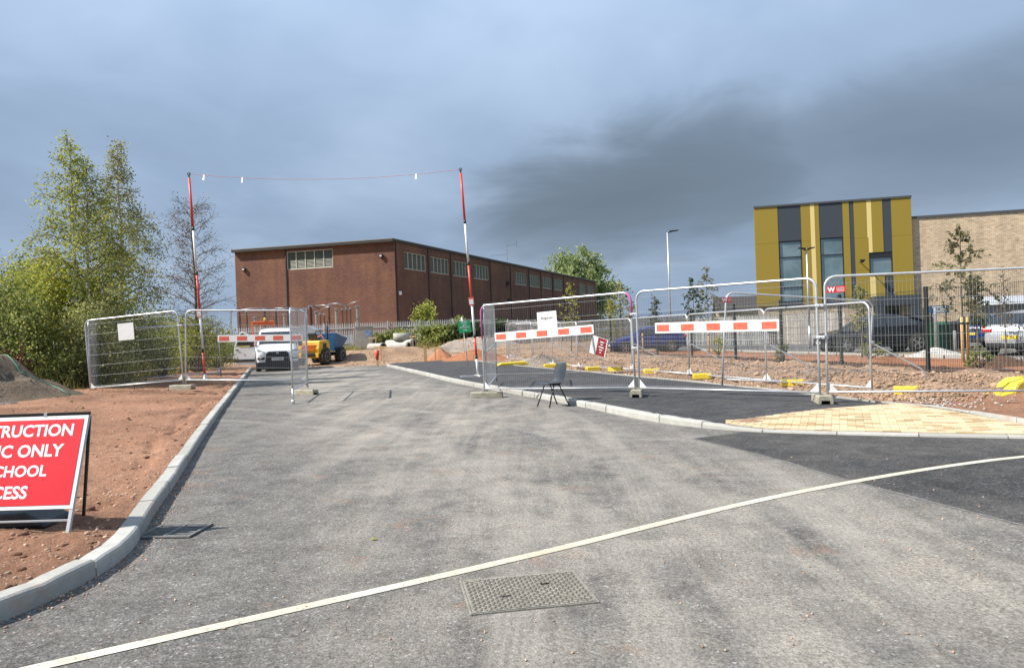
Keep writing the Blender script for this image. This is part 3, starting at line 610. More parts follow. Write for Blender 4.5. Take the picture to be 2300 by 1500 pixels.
# rubble bank, planting bed and car park on the school side
SBy = [q[1] for q in SB]; SBx = [q[0] for q in SB]
wmx = lambda y: 9.51 - 0.2146 * (np.asarray(y, float) - 17.35)
ys = np.linspace(6.0, 43.5, 260); us = np.linspace(0, 1, 60)
Yg, Ug = np.meshgrid(ys, us, indexing='ij'); X0 = np.interp(Yg, SBy, SBx) + 0.02; X1 = wmx(Yg) + 0.2; Xg = X0 + (X1 - X0) * Ug
def bank_z(x, y, u):
    amp = sst(11.0, 14.0, y)
    return 0.05 - 0.03 * amp + amp * (0.33 * sst(0.22, 0.6, u) - 0.14 * sst(0.65, 1.0, u)) + (fbm(x * 1.2, y * 1.2, 4) * 0.16 * amp + fbm(x * 6, y * 6, 3) * 0.04) * sst(0, 0.15, u)
Zg = bank_z(Xg, Yg, Ug); Zg[:, 0] = 0.03
nr, nc = Xg.shape; idx = np.arange(nr * nc).reshape(nr, nc); F = np.stack([idx[:-1, :-1], idx[:-1, 1:], idx[1:, 1:], idx[1:, :-1]], -1).reshape(-1, 4)
kk = np.repeat(((Yg[:-1, :-1] < 12.6)).reshape(-1), 1)
me = np_mesh('rubble_bank', np.stack([Xg, Yg, Zg], -1), F, 'soil_tan', True); me.materials.append(MATS['soil_red'])
me.polygons.foreach_set('material_index', kk.astype(np.int32)); struct(link('rubble_bank', me))
n = 14000; yy = 12.3 * (42 / 12.3) ** RNG.random(n); uu = RNG.random(n) ** 1.2; x0 = np.interp(yy, SBy, SBx); x1 = wmx(yy); xx = x0 + (x1 - x0) * uu
P = np.stack([xx, yy, bank_z(xx, yy, uu) + 0.005], -1)
o = link('rubble_stones', stones_mesh('rubble_stones', P, RNG.uniform(0.008, 0.030, n) * (1 + 1.5 * (RNG.random(n) > 0.94)), 'rubble')); struct(o, 'loose broken stone covering the bank behind the footway', 'stuff')
n = 170; a_ = RNG.random(n); yy = 11.2 + RNG.normal(0, 0.35, n); xx = 6.35 + np.abs(RNG.normal(0, 0.9, n)); uu = (xx - np.interp(yy, SBy, SBx)) / (wmx(yy) - np.interp(yy, SBy, SBx))
P = np.stack([xx, yy + 0.9, bank_z(xx, yy + 0.9, uu) + 0.01], -1)
o = link('limestone_chips', stones_mesh('limestone_chips', P, RNG.uniform(0.008, 0.03, n), 'gravel_white')); struct(o, 'pale stone chips at the end of the footway', 'stuff')
def rowgrid(name, mat, xa, xb, zf, y0, y1, ny=120, nx=24):
    ys = np.linspace(y0, y1, ny); us = np.linspace(0, 1, nx); Yg, Ug = np.meshgrid(ys, us, indexing='ij'); Xg = xa(Yg) + (xb(Yg) - xa(Yg)) * Ug; Zg = zf(Xg, Yg, Ug)
    idx = np.arange(ny * nx).reshape(ny, nx); F = np.stack([idx[:-1, :-1], idx[:-1, 1:], idx[1:, 1:], idx[1:, :-1]], -1).reshape(-1, 4)
    return struct(link(name, np_mesh(name, np.stack([Xg, Yg, Zg], -1), F, mat, True)))
mulz = lambda x, y, u: 0.16 + 0.10 * np.sin(np.pi * u) + fbm(x * 3, y * 3, 4) * 0.08
rowgrid('mulch_strip', 'soil_mulch', lambda y: wmx(y) + 0.05, lambda y: wmx(y) + 1.5, mulz, 7, 43)
rowgrid('planting_bed', 'soil_orange', lambda y: wmx(y) + 1.2, lambda y: wmx(y) + 6.2, lambda x, y, u: 0.16 + fbm(x * 1.5, y * 1.5, 4) * 0.06 - 0.05 * u, 7, 43)
struct(MB().poly([(9.0, 6, 0.075), (80, 6, 0.075), (80, 72, 0.075), (3, 72, 0.075), (4.0, 43.3, 0.075)]).build('car_park', 'asphalt_park'))
def far_kerb(a, c_, lab):
    root = bpy.data.objects.new('car_park_kerb', None); COL.objects.link(root); struct(root, lab); a = Vector(a); c_ = Vector(c_); L = (c_ - a).length; k = int(L / 1.83)
    for i in range(k): MB().bar(a + (c_ - a) * (i / k + 0.001), a + (c_ - a) * ((i + 1) / k - 0.001), 0.15, 0.16).build('kerbstone', 'kerbstone', root)
far_kerb((wmx(12.0) + 6.25, 12.0, 0.13), (wmx(43) + 6.25, 43, 0.13), 'pale kerb between planting bed and car park')
# painted yellow lines by the parked dark car
struct(MB().bar((11.5, 30.9, 0.081), (21.0, 28.7, 0.081), 0.09, 0.004).bar((11.5, 30.65, 0.081), (21.0, 28.45, 0.081), 0.09, 0.004).build('yellow_lines', 'plate_yellow'))

# disturbed site ground beyond the end of the road
ys = np.geomspace(39.5, 90, 150); xs = np.linspace(-48, 9, 190); Yg, Xg = np.meshgrid(ys, xs, indexing='ij')
def site_z(x, y):
    k = sst(41.5, 45, y + 0.25 * (x + 10)); r = sst(43, 55, y)
    ridge = 0.55 * np.exp(-((y - 49.5 - 0.25 * (x + 8)) / 1.3) ** 2) * sst(-11.5, -9.5, x) * (1 - sst(-6.5, -3.5, x))
    return -0.03 + 0.55 * r + (fbm(x * 0.35, y * 0.35, 4) * 0.32 + fbm(x * 1.7, y * 1.7, 3) * 0.09) * k * (0.4 + 0.6 * r) + ridge
Zg = site_z(Xg, Yg); nr, nc = Xg.shape; idx = np.arange(nr * nc).reshape(nr, nc); F = np.stack([idx[:-1, :-1], idx[:-1, 1:], idx[1:, 1:], idx[1:, :-1]], -1).reshape(-1, 4)
struct(link('site_ground', np_mesh('site_ground', np.stack([Xg, Yg, Zg], -1), F, 'soil_tan', True)))
def sz(x, y): return float(site_z(np.array(float(x)), np.array(float(y))))
n = 2500; yy = RNG.uniform(41, 62, n); xx = RNG.uniform(-14, 3, n); P = np.stack([xx, yy, site_z(xx, yy)], -1)
o = link('site_stones', stones_mesh('site_stones', P, RNG.uniform(0.02, 0.08, n), 'rubble')); struct(o, 'stones scattered over the site ground', 'stuff')

# heaps: each one a thing
def heap(name, label, cat, c, rx, ry, h, mat, base=0.0, rz=0.0, pw=1.0, rough=0.12, nst=0, smat='pebble', sub=60, asym=0.0):
    rr = np.linspace(0, 1, 26); aa = np.linspace(0, 2 * math.pi, sub, endpoint=False); Rg, Ag = np.meshgrid(rr, aa, indexing='ij')
    lx = Rg * np.cos(Ag) * rx; ly = Rg * np.sin(Ag) * ry; wob = 1 + 0.18 * fbm(np.cos(Ag) * 1.6 + c[0], np.sin(Ag) * 1.6 + c[1], 3); lx = lx * wob; ly = ly * wob
    x = c[0] + lx * math.cos(rz) - ly * math.sin(rz); y = c[1] + lx * math.sin(rz) + ly * math.cos(rz)
    z = base - 0.06 + (h + 0.06) * (1 - Rg ** pw) ** 1.15 * (1 + asym * np.cos(Ag)) + (fbm(x * 2.1, y * 2.1, 5) * rough * h + fbm(x * 7, y * 7, 3) * rough * 0.12) * np.minimum(1, 3 * (1 - Rg))
    nr, nc = Rg.shape; idx = np.arange(nr * nc).reshape(nr, nc); F = np.stack([idx[:-1], idx[1:], np.roll(idx, -1, 1)[1:], np.roll(idx, -1, 1)[:-1]], -1).reshape(-1, 4)
    o = tag(link(name, np_mesh(name, np.stack([x, y, z], -1), F, mat, True)), label, cat)
    if nst:
        i = RNG.integers(0, nr - 4, nst); j = RNG.integers(0, nc, nst); P = np.stack([x[i, j], y[i, j], z[i, j]], -1) + RNG.normal(0, 0.03, (nst, 3)) * (1, 1, 0.2)
        q = link('loose_stones', stones_mesh('loose_stones', P, RNG.uniform(0.012, 0.04, nst), smat), o); q['kind'] = 'stuff'
    return o
heap('soil_heap', 'big dark brown soil bank at the left edge beside the verge', 'soil heap', (-16.3, 18.2), 5.4, 4.4, 2.5, 'soil_dark', 0.22, 0.35, 1.15, 0.22, 1500, 'soil_clod', 110)
heap('soil_heap', 'small pointed red soil heap left of the green site sign', 'soil heap', (-4.4, 46), 1.15, 1.2, 0.85, 'soil_orange', sz(-4.4, 46) - 0.05, 0, 1.0, 0.1)
heap('soil_heap', 'wide orange soil heap just behind the right measuring pole', 'soil heap', (-2.0, 40.8), 2.4, 1.2, 0.72, 'soil_orange', 0.0, 0.2, 1.1, 0.15)
heap('gravel_heap', 'long grey gravel heap below the green site sign', 'gravel heap', (-2.3, 54), 4.2, 1.6, 0.95, 'gravel_grey', sz(-2.3, 54) - 0.1, 0.1, 2.0, 0.12, 900, 'rubble')
heap('rubble_heap', 'low pinkish rubble heap behind the yellow kerb ramp', 'rubble heap', (1.2, 32.5), 1.5, 0.9, 0.45, 'gravel_grey', 0.08, 0.3, 1.2, 0.2, 400, 'rubble')
heap('gravel_heap', 'pale white gravel heap in the bed beside the dark car', 'gravel heap', (14.6, 26.2), 1.35, 0.8, 0.32, 'gravel_white', 0.1, 0.1, 1.3, 0.12)
heap('soil_heap', 'dark mulch mound at the foot of the staked sapling', 'soil heap', (12.6, 19.6), 1.0, 0.8, 0.24, 'soil_mulch', 0.16, 0.1, 1.3, 0.2)
# drain, manhole
g = thing('drain_grate', 'black slotted road gully grate beside the left kerb', 'drain grate', (-2.63, 5.80, 0.0), R(-4))
MB().box((0, 0, 0.003), (0.46, 0.41, 0.003)).build('pit_shade_plate', 'hollow_shade_black', g)  # black plate on the road painted as the gully's shade, no hole cut
fr = MB()
for x in (-0.225, 0.0, 0.225): fr.box((x, 0, 0.012), (0.022, 0.42, 0.014))
for y in (-0.205, 0.205): fr.box((0, y, 0.011), (0.472, 0.02, 0.014))
fr.build('frame', 'gully_steel', g, bevel=0.002)
g.scale = (0.88, 0.9, 1)
for i in range(7): MB().box((0, -0.165 + i * 0.055, 0.0105), (0.45, 0.016, 0.010)).build('bar', 'gully_steel', g)
mh = thing('manhole_cover', 'rusty tan two-leaf chequered manhole cover in the road', 'manhole cover', (0.025, 4.165, 0.0), R(9.7))
hw, hd = 0.325, 0.26
MB().box((0, 0, 0.0045), (2 * hw + 0.012, 2 * hd + 0.012, 0.004)).build('seat', 'gully_steel', mh)
fr = MB()
for s_ in (-1, 1): fr.box((s_ * (hw + 0.010), 0, 0.004), (0.009, 2 * hd + 0.03, 0.010)); fr.box((0, s_ * (hd + 0.010), 0.004), (2 * hw + 0.010, 0.008, 0.0095))
fr.build('frame', 'cast_iron', mh)
for s_ in (-1, 1):
    tri = [(-hw, s_ * -hd + s_ * 0.012, 0.0075), (-hw, s_ * hd, 0.0075), (hw - 0.014, s_ * hd, 0.0075)]
    if s_ < 0: tri = tri[::-1]
    if s_ > 0: pts = [(hw, -hd + 0.008, 0.0075), (hw, hd, 0.0075), (-hw + 0.010, hd, 0.0075)]
    else: pts = [(hw - 0.010, -hd, 0.0075), (-hw, hd - 0.008, 0.0075), (-hw, -hd, 0.0075)]
    leaf = MB().prism(pts, (0, 0, 0.003)).build('cover_leaf', 'cast_iron', mh)
    st = MB(); pg = [(q[0], q[1]) for q in pts]
    for i in range(26):
        for j in range(20):
            x = -hw + 0.02 + i * 0.0255; y = -hd + 0.018 + j * 0.0262
            if inside(x, y, pg) and inside(x + 0.014 * s_, y + 0.012 * s_, pg): st.box((x, y, 0.0115), (0.021, 0.0085, 0.005), R(45 if (i + j) % 2 else -45))
    q = st.build('tread_studs', 'stud_dark', leaf); q['kind'] = 'stuff'
    MB().box((s_ * 0.12, s_ * 0.07, 0.0115), (0.05, 0.018, 0.005)).build('lifting_eye', 'hollow_shade_black', leaf)  # black block painted as the shade in the lifting slot
tag(MB().grid([[(-0.022, -0.012, 0.004), (-0.02, 0.008, 0.006)], [(0, -0.018, 0.010), (0, 0.014, 0.014)], [(0.024, -0.006, 0.005), (0.022, 0.006, 0.008)]]).build('fallen_leaf', 'leaf_yellow', loc=(-1.03, 5.35, 0.004)), 'tiny yellow leaf lying on the road', 'leaf')
# ------------------------------------------------------------------ fence panels
def arc(c, r, a0, a1, n=5): return [(c[0] + r * math.cos(a0 + (a1 - a0) * k / n), 0, c[1] + r * math.sin(a0 + (a1 - a0) * k / n)) for k in range(n + 1)]
def panel(label, p, q, zp, zq, H=2.06, rail=0.17, lean=0.0, gusset=(1, 1), group='wire mesh site fence panels', wheel=False, pitch=0.055, foot=0.03, midrail=False):
    dx, dy = q[0] - p[0], q[1] - p[1]; w = math.hypot(dx, dy)
    t_ = thing('mesh_fence_panel', label, 'fence panel', (p[0], p[1], zp), group=group, rot=(lean, -math.atan2(zq - zp, w), math.atan2(dy, dx)))
    r = 0.17; path = [(0, 0, foot)] + [(0, 0, 1.0)] + arc((r, H - r), r, math.pi, math.pi / 2) + arc((w - r, H - r), r, math.pi / 2, 0) + [(w, 0, 1.0), (w, 0, foot)]
    MB().tube(path, 0.021, 10).build('frame', 'galv', t_, True)
    MB().tube([(0.0, 0, rail), (w, 0, rail)], 0.018, 8).build('bottom_rail', 'galv', t_, True)
    if midrail: MB().tube([(0, 0, 0.98), (w, 0, 1.05)], 0.016, 8).build('mid_rail', 'galv', t_, True)
    wr = MB(); k = 0.0016
    nx = int(w / pitch)
    for i in range(1, nx):
        x = w * i / nx + random.uniform(-.004, .004); top = H
        if x < r: top = H - r + math.sqrt(max(0, r * r - (r - x) ** 2))
        if x > w - r: top = H - r + math.sqrt(max(0, r * r - (x - w + r) ** 2))
        bow = random.uniform(-.006, .006)
        wr.tube([(x, 0.004, rail), (x + bow, 0.004 + bow, (rail + top) / 2), (x, 0.004, top)], k, 4, False)
    for i in range(7):
        z = rail + 0.045 + (H - rail - 0.16) * i / 6.0
        wr.tube([(0, 0, z), (w * 0.33, 0, z - 0.006), (w * 0.7, 0, z + 0.004), (w, 0, z)], 0.0026, 4, False)
    o = wr.build('mesh_infill', 'wire', t_); o['kind'] = 'stuff'
    for s_, x in zip(gusset, (0, w)):
        if s_:
            d = 1 if x == 0 else -1
            MB().prism([(x + d * 0.012, -0.004, rail + 0.012), (x + d * 0.16, -0.004, rail + 0.012), (x + d * 0.012, -0.004, rail + 0.17)], (0, 0.008, 0)).build('gusset_plate', 'white_board', t_)
    if wheel:
        MB().tube([(0, 0, -0.15), (0, 0, 0.2)], 0.024, 8).build('foot_sleeve', 'galv', t_, True)
        MB().lathe([(0.02, -0.03), (0.055, -0.03), (0.06, -0.015), (0.06, 0.015), (0.055, 0.03), (0.02, 0.03)], 14, (0, 0, -0.11), Matrix.Rotation(R(90), 3, 'X')).build('foot_roller', 'galv', t_, True)
    return t_
A0, A1 = (-11.85, 21.2), (-8.98, 20.60); B0, B1 = (-8.92, 20.58), (-5.60, 20.46)
PA = panel('leftmost wire fence panel, on the soil beside the dark bank', A0, A1, 0.17, 0.33, gusset=(1, 1))
PB = panel('wire fence panel with striped board, left side in front of the van', B0, B1, 0.33, 0.20)
G1 = panel('wire gate panel standing end-on at the road, left side', (-5.10, 17.45), (-5.56, 20.42), 0.15, 0.15, wheel=True, gusset=(0, 0), midrail=True)
C0, C1 = (-0.66, 17.16), (2.40, 14.97); D0, D1 = (2.47, 14.90), (5.03, 12.46); E0, E1 = (5.14, 12.42), (8.56, 11.50)
P1 = panel('wire fence panel with pink paint marks, behind the black chair', C0, C1, 0.03, 0.10)
P2 = panel('wire fence panel with striped board, middle of the three right ones', D0, D1, 0.10, 0.10)
P3 = panel('nearest wire fence panel, beside the tan paving at the right edge', E0, E1, 0.11, 0.08)
G2 = panel('wire gate panel standing end-on behind the pink-marked panel', (-0.62, 17.22), (-0.46, 20.6), 0.05, 0.12, gusset=(0, 0), midrail=True)
TP = panel('tilted wire fence panel sloping down to the right behind striped board', (4.52, 16.45), (7.95, 16.95), 0.10, -0.20, gusset=(0, 1))
for pn, w in ((P1, math.dist(C0, C1)),):
    MB().tube([(w, 0, 1.55), (w, 0, 1.89)] + arc((w - 0.17, 1.89), 0.17, 0, 1.2)[1:], 0.0225, 10).build('pink_paint_mark', 'pink_paint', pn, True)
    MB().tube([(0, 0, 1.3), (0, 0, 1.89)] + arc((0.17, 1.89), 0.17, math.pi, math.pi - 0.9)[1:], 0.0225, 10).build('pink_paint_mark', 'pink_paint', pn, True)
def coupler(pn, w, zs_):
    for z in zs_: MB().box((w + 0.05, -0.005, z), (0.15, 0.05, 0.045)).tube([(w + 0.05, -0.05, z), (w + 0.05, 0.05, z)], 0.012, 6).build('coupler', 'galv_dark', pn, bevel=0.006)
coupler(PA, math.dist(A0, A1), (1.65,)); coupler(P1, math.dist(C0, C1), (1.62, 0.95)); coupler(P2, math.dist(D0, D1), (1.6, 1.08))
# second row along the back of the footway, braced
BL = [(0.95, 34.9), (1.65, 31.4), (2.39, 27.95), (3.87, 24.6), (4.87, 20.95), (5.83, 17.45), (6.83, 14.45)]
labs = ['farthest wire fence panel of the back row, by the rubble heap', 'wire fence panel of back row behind the gate panel', 'back row wire fence panel behind the white name board',
        'back row wire fence panel in front of the blue car', 'back row wire fence panel between blue car and lamp post', 'nearest wire fence panel of the back row, in front of dark car']
Bk = [panel(l, a, b_, 0.02, 0.02, 1.76, 0.12, group='back row fence panels') for l, a, b_ in zip(labs, BL[1:] , BL[:-1])]
FAR = [((0.9, 35.2), (-0.3, 38.6)), ((-0.3, 38.7), (0.4, 42.0)), ((2.6, 40.0), (-0.2, 41.2))]
for (a, b_), l in zip(FAR, ('distant wire fence panel behind the yellow kerb ramp', 'distant wire fence panel turned end-on beside the gravel', 'distant wire fence panel across the end of the footway')):
    panel(l, a, b_, 0.05, 0.05, 1.9, 0.15, group='distant fence panels')
panel('wire fence panel running away behind the leftmost panel', (-11.9, 21.28), (-13.2, 24.5), 0.15, 0.18, group='left hand fence panels')
panel('wire fence panel half hidden in the shrubs behind the white sheet', (-13.2, 24.6), (-10.0, 25.9), 0.2, 0.3, 1.85, group='left hand fence panels')
brl = ['brace by the farthest back row post', 'brace behind the white name board', 'brace left of the blue car', 'brace right of the blue car', 'brace beside the striped board end', 'brace right of the coupled posts, nearest one']
for i, (x, y) in enumerate(BL[1:]):
    b_ = thing('fence_brace', 'galvanised fence ' + brl[i], 'brace', (x, y, 0.03), R(-18 + 3 * (i % 3)), 'fence braces')
    MB().tube([(0.02, 0, 0.98), (0.05, 0, 0.95), (0.86, 0.0, 0.46), (0.93, 0, 0.38), (0.95, 0, 0.0)], 0.016, 8).build('stay', 'galv', b_, True)
    MB().box((0.02, 0, 0.98), (0.07, 0.06, 0.06)).build('clamp', 'galv_dark', b_, bevel=0.008)
# feet
def fblock(label, x, y, z, rz, mat='concrete', L=0.66, Wd=0.23, H=0.135, group='concrete ballast blocks', cat='ballast block'):
    t_ = thing('ballast_block', label, cat, (x, y, z), rz, group); h = Wd / 2
    pr = [(-h, 0), (-h + 0.005, H * 0.85), (-h + 0.02, H), (h - 0.02, H), (h - 0.005, H * 0.85), (h, 0), (h - 0.045, 0), (h - 0.05, H * 0.42), (-h + 0.05, H * 0.42), (-h + 0.045, 0)]
    MB().prism([(a, -L / 2, b_) for a, b_ in pr], (0, L, 0)).build('block', mat, t_, bevel=0.006)
    for yy in (-0.07, 0.07): MB().lathe([(0.026, H - 0.02), (0.026, H + 0.001)], 12, (0, yy, 0)).build('socket_shade_disc', 'hollow_shade_black', t_)  # black discs on a solid block, painted as shade in the sockets
    return t_
fblock('concrete ballast block on the red soil under two left panels', -8.95, 20.45, 0.24, R(78), 'concrete_mossy')
fblock('concrete ballast block with a pale end under the end-on left gate', -5.56, 20.25, 0.0, R(64), 'concrete_mossy')
fblock('long dark concrete ballast block on the road left of the chair', -0.62, 17.12, 0.0, R(86), 'concrete_mossy', 0.72)
fblock('concrete ballast block on the footway right of the chair', 2.43, 14.98, 0.102, R(-14), 'concrete_mossy')
fblock('concrete ballast block at the tip of the tan paving', 5.08, 12.50, 0.102, R(-12), 'concrete_mossy')
fblock('flat grey concrete ballast block half buried at the dark bank', -12.6, 20.9, 0.13, R(82))
yl = [('yellow plastic block left of the pair under the name board', 1.45, 29.9), ('yellow plastic block, second of the far ones', 1.95, 29.3), ('yellow plastic block behind the chair', 2.75, 26.2), ('yellow plastic block below the red and white poster', 3.4, 25.3), ('yellow plastic block left of the coupled fence posts', 4.25, 23.3),
      ('yellow plastic block under the striped board on the rubble', 5.0, 20.1), ('yellow plastic block at the tilted panel bottom rail', 6.15, 16.75), ('yellow plastic block in the rubble right of coupled posts', 7.25, 13.95)]
for l, x, y in yl: fblock(l, x, y, 0.05, R(random.uniform(60, 105)), 'yellow_plastic', 0.46, 0.24, 0.14, 'yellow plastic ballast blocks')
t_ = thing('kerb_ramp', 'flat yellow rubber kerb ramp lying at the back of the footway', 'ramp', (-0.02, 31.9, 0.10), R(10))
MB().prism([(-0.75, -0.18, 0), (-0.5, -0.18, 0.12), (0.5, -0.18, 0.16), (0.75, -0.18, 0)], (0, 0.36, 0)).build('ramp_body', 'yellow_plastic', t_, bevel=0.03)
t_ = thing('barrier_foot', 'big rounded yellow plastic barrier foot at the right picture edge', 'barrier foot', (8.35, 12.55, 0.06), R(12))
MB().prism([(-0.55, -0.2, 0), (-0.5, -0.2, 0.09), (-0.28, -0.2, 0.12), (-0.2, -0.2, 0.26), (-0.05, -0.2, 0.33), (0.3, -0.2, 0.33), (0.5, -0.2, 0.22), (0.55, -0.2, 0)], (0, 0.4, 0)).build('foot_body', 'yellow_plastic', t_, bevel=0.04)
MB().box((0.12, 0, 0.335), (0.18, 0.1, 0.02)).build('socket', 'yellow_plastic', t_)
# boards and sheets hung on panels -----------------------------------------
def on_panel(p, q, t_, off=0.035):
    d = Vector((q[0] - p[0], q[1] - p[1], 0)).normalized(); n = Vector((d.y, -d.x, 0))
    if n.y > 0: n = -n
    return Vector((p[0] + (q[0] - p[0]) * t_, p[1] + (q[1] - p[1]) * t_, 0)) + n * off, math.atan2(d.y, d.x)
def striped(label, p, q, t0, t1, z0, z1, h=0.19, red='red_film'):
    a, rz = on_panel(p, q, t0); b_, _ = on_panel(p, q, t1); L = (b_ - a).length
    t_ = thing('reflective_board', label, 'striped board', (a.x, a.y, z0), group='red and white boards on the fence', rot=(0, -math.atan2(z1 - z0, L), rz))
    MB().box((L / 2, 0, 0), (L, 0.008, h)).build('board', 'white_board', t_, bevel=0.002)
    for i in range(5):
        x = 0.04 + 0.135 + i * (L - 0.08 - 0.27) / 4; MB().box((x, -0.0055, 0), (0.27, 0.003, h * 0.63)).build('red_stripe', red, t_)
    for x in (0.1, L - 0.1):
        for s_ in (-1, 1): MB().tube([(x, -0.008, s_ * h * 0.4), (x, 0.03, s_ * h * 0.4)], 0.004, 5).build('cable_tie', 'black_plastic', t_)
striped('red and white striped board in front of the van', B0, B1, 0.285, 0.985, 1.585, 1.53, 0.185)
striped('red and white striped board below the white name board', C0, C1, 0.096, 0.768, 1.36, 1.455)
striped('red and white striped board in front of the blue car', D0, D1, 0.122, 0.82, 1.43, 1.405, 0.2)
def sheet(name, label, cat, p, q, t0, t1, z0, z1, mat, tilt=0.0):
    a, rz = on_panel(p, q, t0, 0.03); b_, _ = on_panel(p, q, t1, 0.03); L = (b_ - a).length
    t_ = thing(name, label, cat, (a.x, a.y, z0), rot=(0, tilt, rz)); MB().box((L / 2, 0, (z1 - z0) / 2), (L, 0.005, z1 - z0)).build('sheet', mat, t_, bevel=0.001); return t_, L, z1 - z0
sheet('blank_notice', 'blank white sheet on the leftmost fence panel', 'notice', A0, A1, 0.335, 0.505, 1.63, 2.1, 'white_board', -0.05)
t_, L, h = sheet('name_board', 'white board reading fitzgerald on the pink-marked panel', 'notice', C0, C1, 0.405, 0.535, 1.50, 1.86, 'white_board', -0.04)
text('lettering', 'fitzgerald', 0.085, 'print_grey', t_, (L / 2, -0.0045, h * 0.62), (R(90), 0, 0), 0.001, sx=0.95)
def wsign(label, p, q, t0, t1, z0, z1):
    t_, L, h = sheet('maker_plate', label, 'notice', p, q, t0, t1, z0, z1, 'sign_red', -0.03); t_['group'] = 'red maker plates on the fence'
    text('letter_w', 'W', h * 0.95, 'sign_white', t_, (L * 0.24, -0.0045, h * 0.47), (R(90), 0, 0), 0.006)
    b_ = MB()
    for i in range(4): b_.box((L * 0.73, -0.004, h * (0.22 + 0.18 * i)), (L * 0.42, 0.002, h * 0.06))
    b_.build('small_print', 'sign_white', t_)
wsign('red plate with white W on the nearest right panel', E0, E1, 0.012, 0.092, 1.895, 2.0)
wsign('red plate with white W on the tilted panel', (4.52, 16.45), (7.95, 16.95), 0.02, 0.085, 1.93, 2.04)
t_ = thing('poster', 'tilted red and white printed poster hanging behind the fence', 'poster', (2.80, 25.2, 0.62), rot=(R(6), R(18), R(-38)))
MB().box((0, 0, 0.3), (0.62, 0.006, 0.62)).build('sheet', 'white_board', t_)
pm('poster_maroon', (0.25, 0.015, 0.02), rough=0.5)
MB().box((0.11, -0.005, 0.30), (0.34, 0.003, 0.60)).build('red_field', 'poster_maroon', t_)
b_ = MB()
for i in range(5): b_.box((0.11, -0.008, 0.12 + i * 0.09), (0.05 + 0.18 * ((i * 37) % 5) / 5, 0.002, 0.03))
b_.build('lettering', 'sign_white', t_)

# measuring poles with warning line ----------------------------------------
def goal(label, base, top, segs, bands, tagz, foot):
    base, top = Vector(base), Vector(top); d = top - base; L = d.length
    t_ = thing('height_pole', label, 'pole', base, group='red and white height poles'); dn = d.normalized()
    for a, b_, mt in segs: MB().tube([dn * a, dn * b_], 0.037, 12).build('pole_section', mt, t_, True)
    for a in bands: MB().tube([dn * (a - 0.06), dn * (a + 0.06)], 0.041, 12).build('joint_sleeve', 'black_plastic', t_, True)
    MB().tube([dn * (L - 0.02), dn * (L + 0.12)], 0.02, 8).tube([dn * (L + 0.1) + Vector((0.05 * math.cos(k), 0, 0.05 * math.sin(k))) for k in np.linspace(0, 6.283, 9)[:-1]], 0.012, 6, closed=True).build('hook_eye', 'black_metal', t_, True)
    p = dn * tagz; MB().box(p + Vector((-0.01, -0.05, 0)), (0.17, 0.006, 0.26), M=Matrix.Rotation(R(-6), 3, 'Y')).build('warning_tag', 'red_film', t_)
    MB().box(p + Vector((-0.01, -0.055, -0.02)), (0.13, 0.004, 0.16), M=Matrix.Rotation(R(-6), 3, 'Y')).build('tag_panel', 'white_board', t_)
    if foot == 'cross':
        MB().bar((-0.55, -0.12, 0.02), (0.65, 0.12, 0.02), 0.06, 0.04).bar((0.1, -0.3, 0.021), (-0.1, 0.3, 0.021), 0.06, 0.034).build('cross_foot', 'pole_white', t_)
    else: MB().lathe([(0.1, 0), (0.1, 0.03), (0.05, 0.06), (0.045, 0.18)], 12).build('socket_foot', 'galv', t_, True)
    return base + dn * (L + 0.1)
rt = goal('red and white height pole on the footway by the green sign', (-1.14, 24.35, 0.10), (-1.46, 24.35, 6.66), [(0.02, 0.62, 'pole_white'), (0.62, 1.28, 'pole_red'), (1.28, 2.28, 'pole_white'), (2.28, 3.64, 'pole_red'), (3.64, 4.98, 'pole_white'), (4.98, 6.55, 'pole_red')], (0.62, 1.30, 3.64, 4.98), 2.42, 'cross')
lt = goal('red and white height pole on the soil, in front of bare tree', (-9.98, 24.5, 0.30), (-10.26, 24.5, 6.87), [(0.02, 0.95, 'pole_red'), (0.95, 2.1, 'pole_white'), (2.1, 3.46, 'pole_red'), (3.46, 4.90, 'pole_white'), (4.90, 6.55, 'pole_red')], (0.95, 3.46, 4.90), 2.16, 'socket')
t_ = thing('warning_line', 'thin red warning line strung between the two height poles', 'line', lt)
pts = []
for k in np.linspace(0, 1, 25):
    q = Vector(lt).lerp(Vector(rt), float(k)) - Vector(lt); q.z -= 0.32 * 4 * k * (1 - k) * 0.75; pts.append(q)
MB().tube(pts, 0.006, 5).build('cord', 'rope_red', t_)
for k, tw in ((0.054, -0.5), (0.196, -0.7), (0.836, -0.9)):
    q = Vector(lt).lerp(Vector(rt), k) - Vector(lt); q.z -= 0.24 * 4 * k * (1 - k)
    MB().box(q + Vector((0, 0, -0.07)), (0.10, 0.008, 0.17), M=Matrix.Rotation(tw, 3, 'Z') @ Matrix.Rotation(0.15, 3, 'Y')).build('line_tag', 'sign_white', t_)

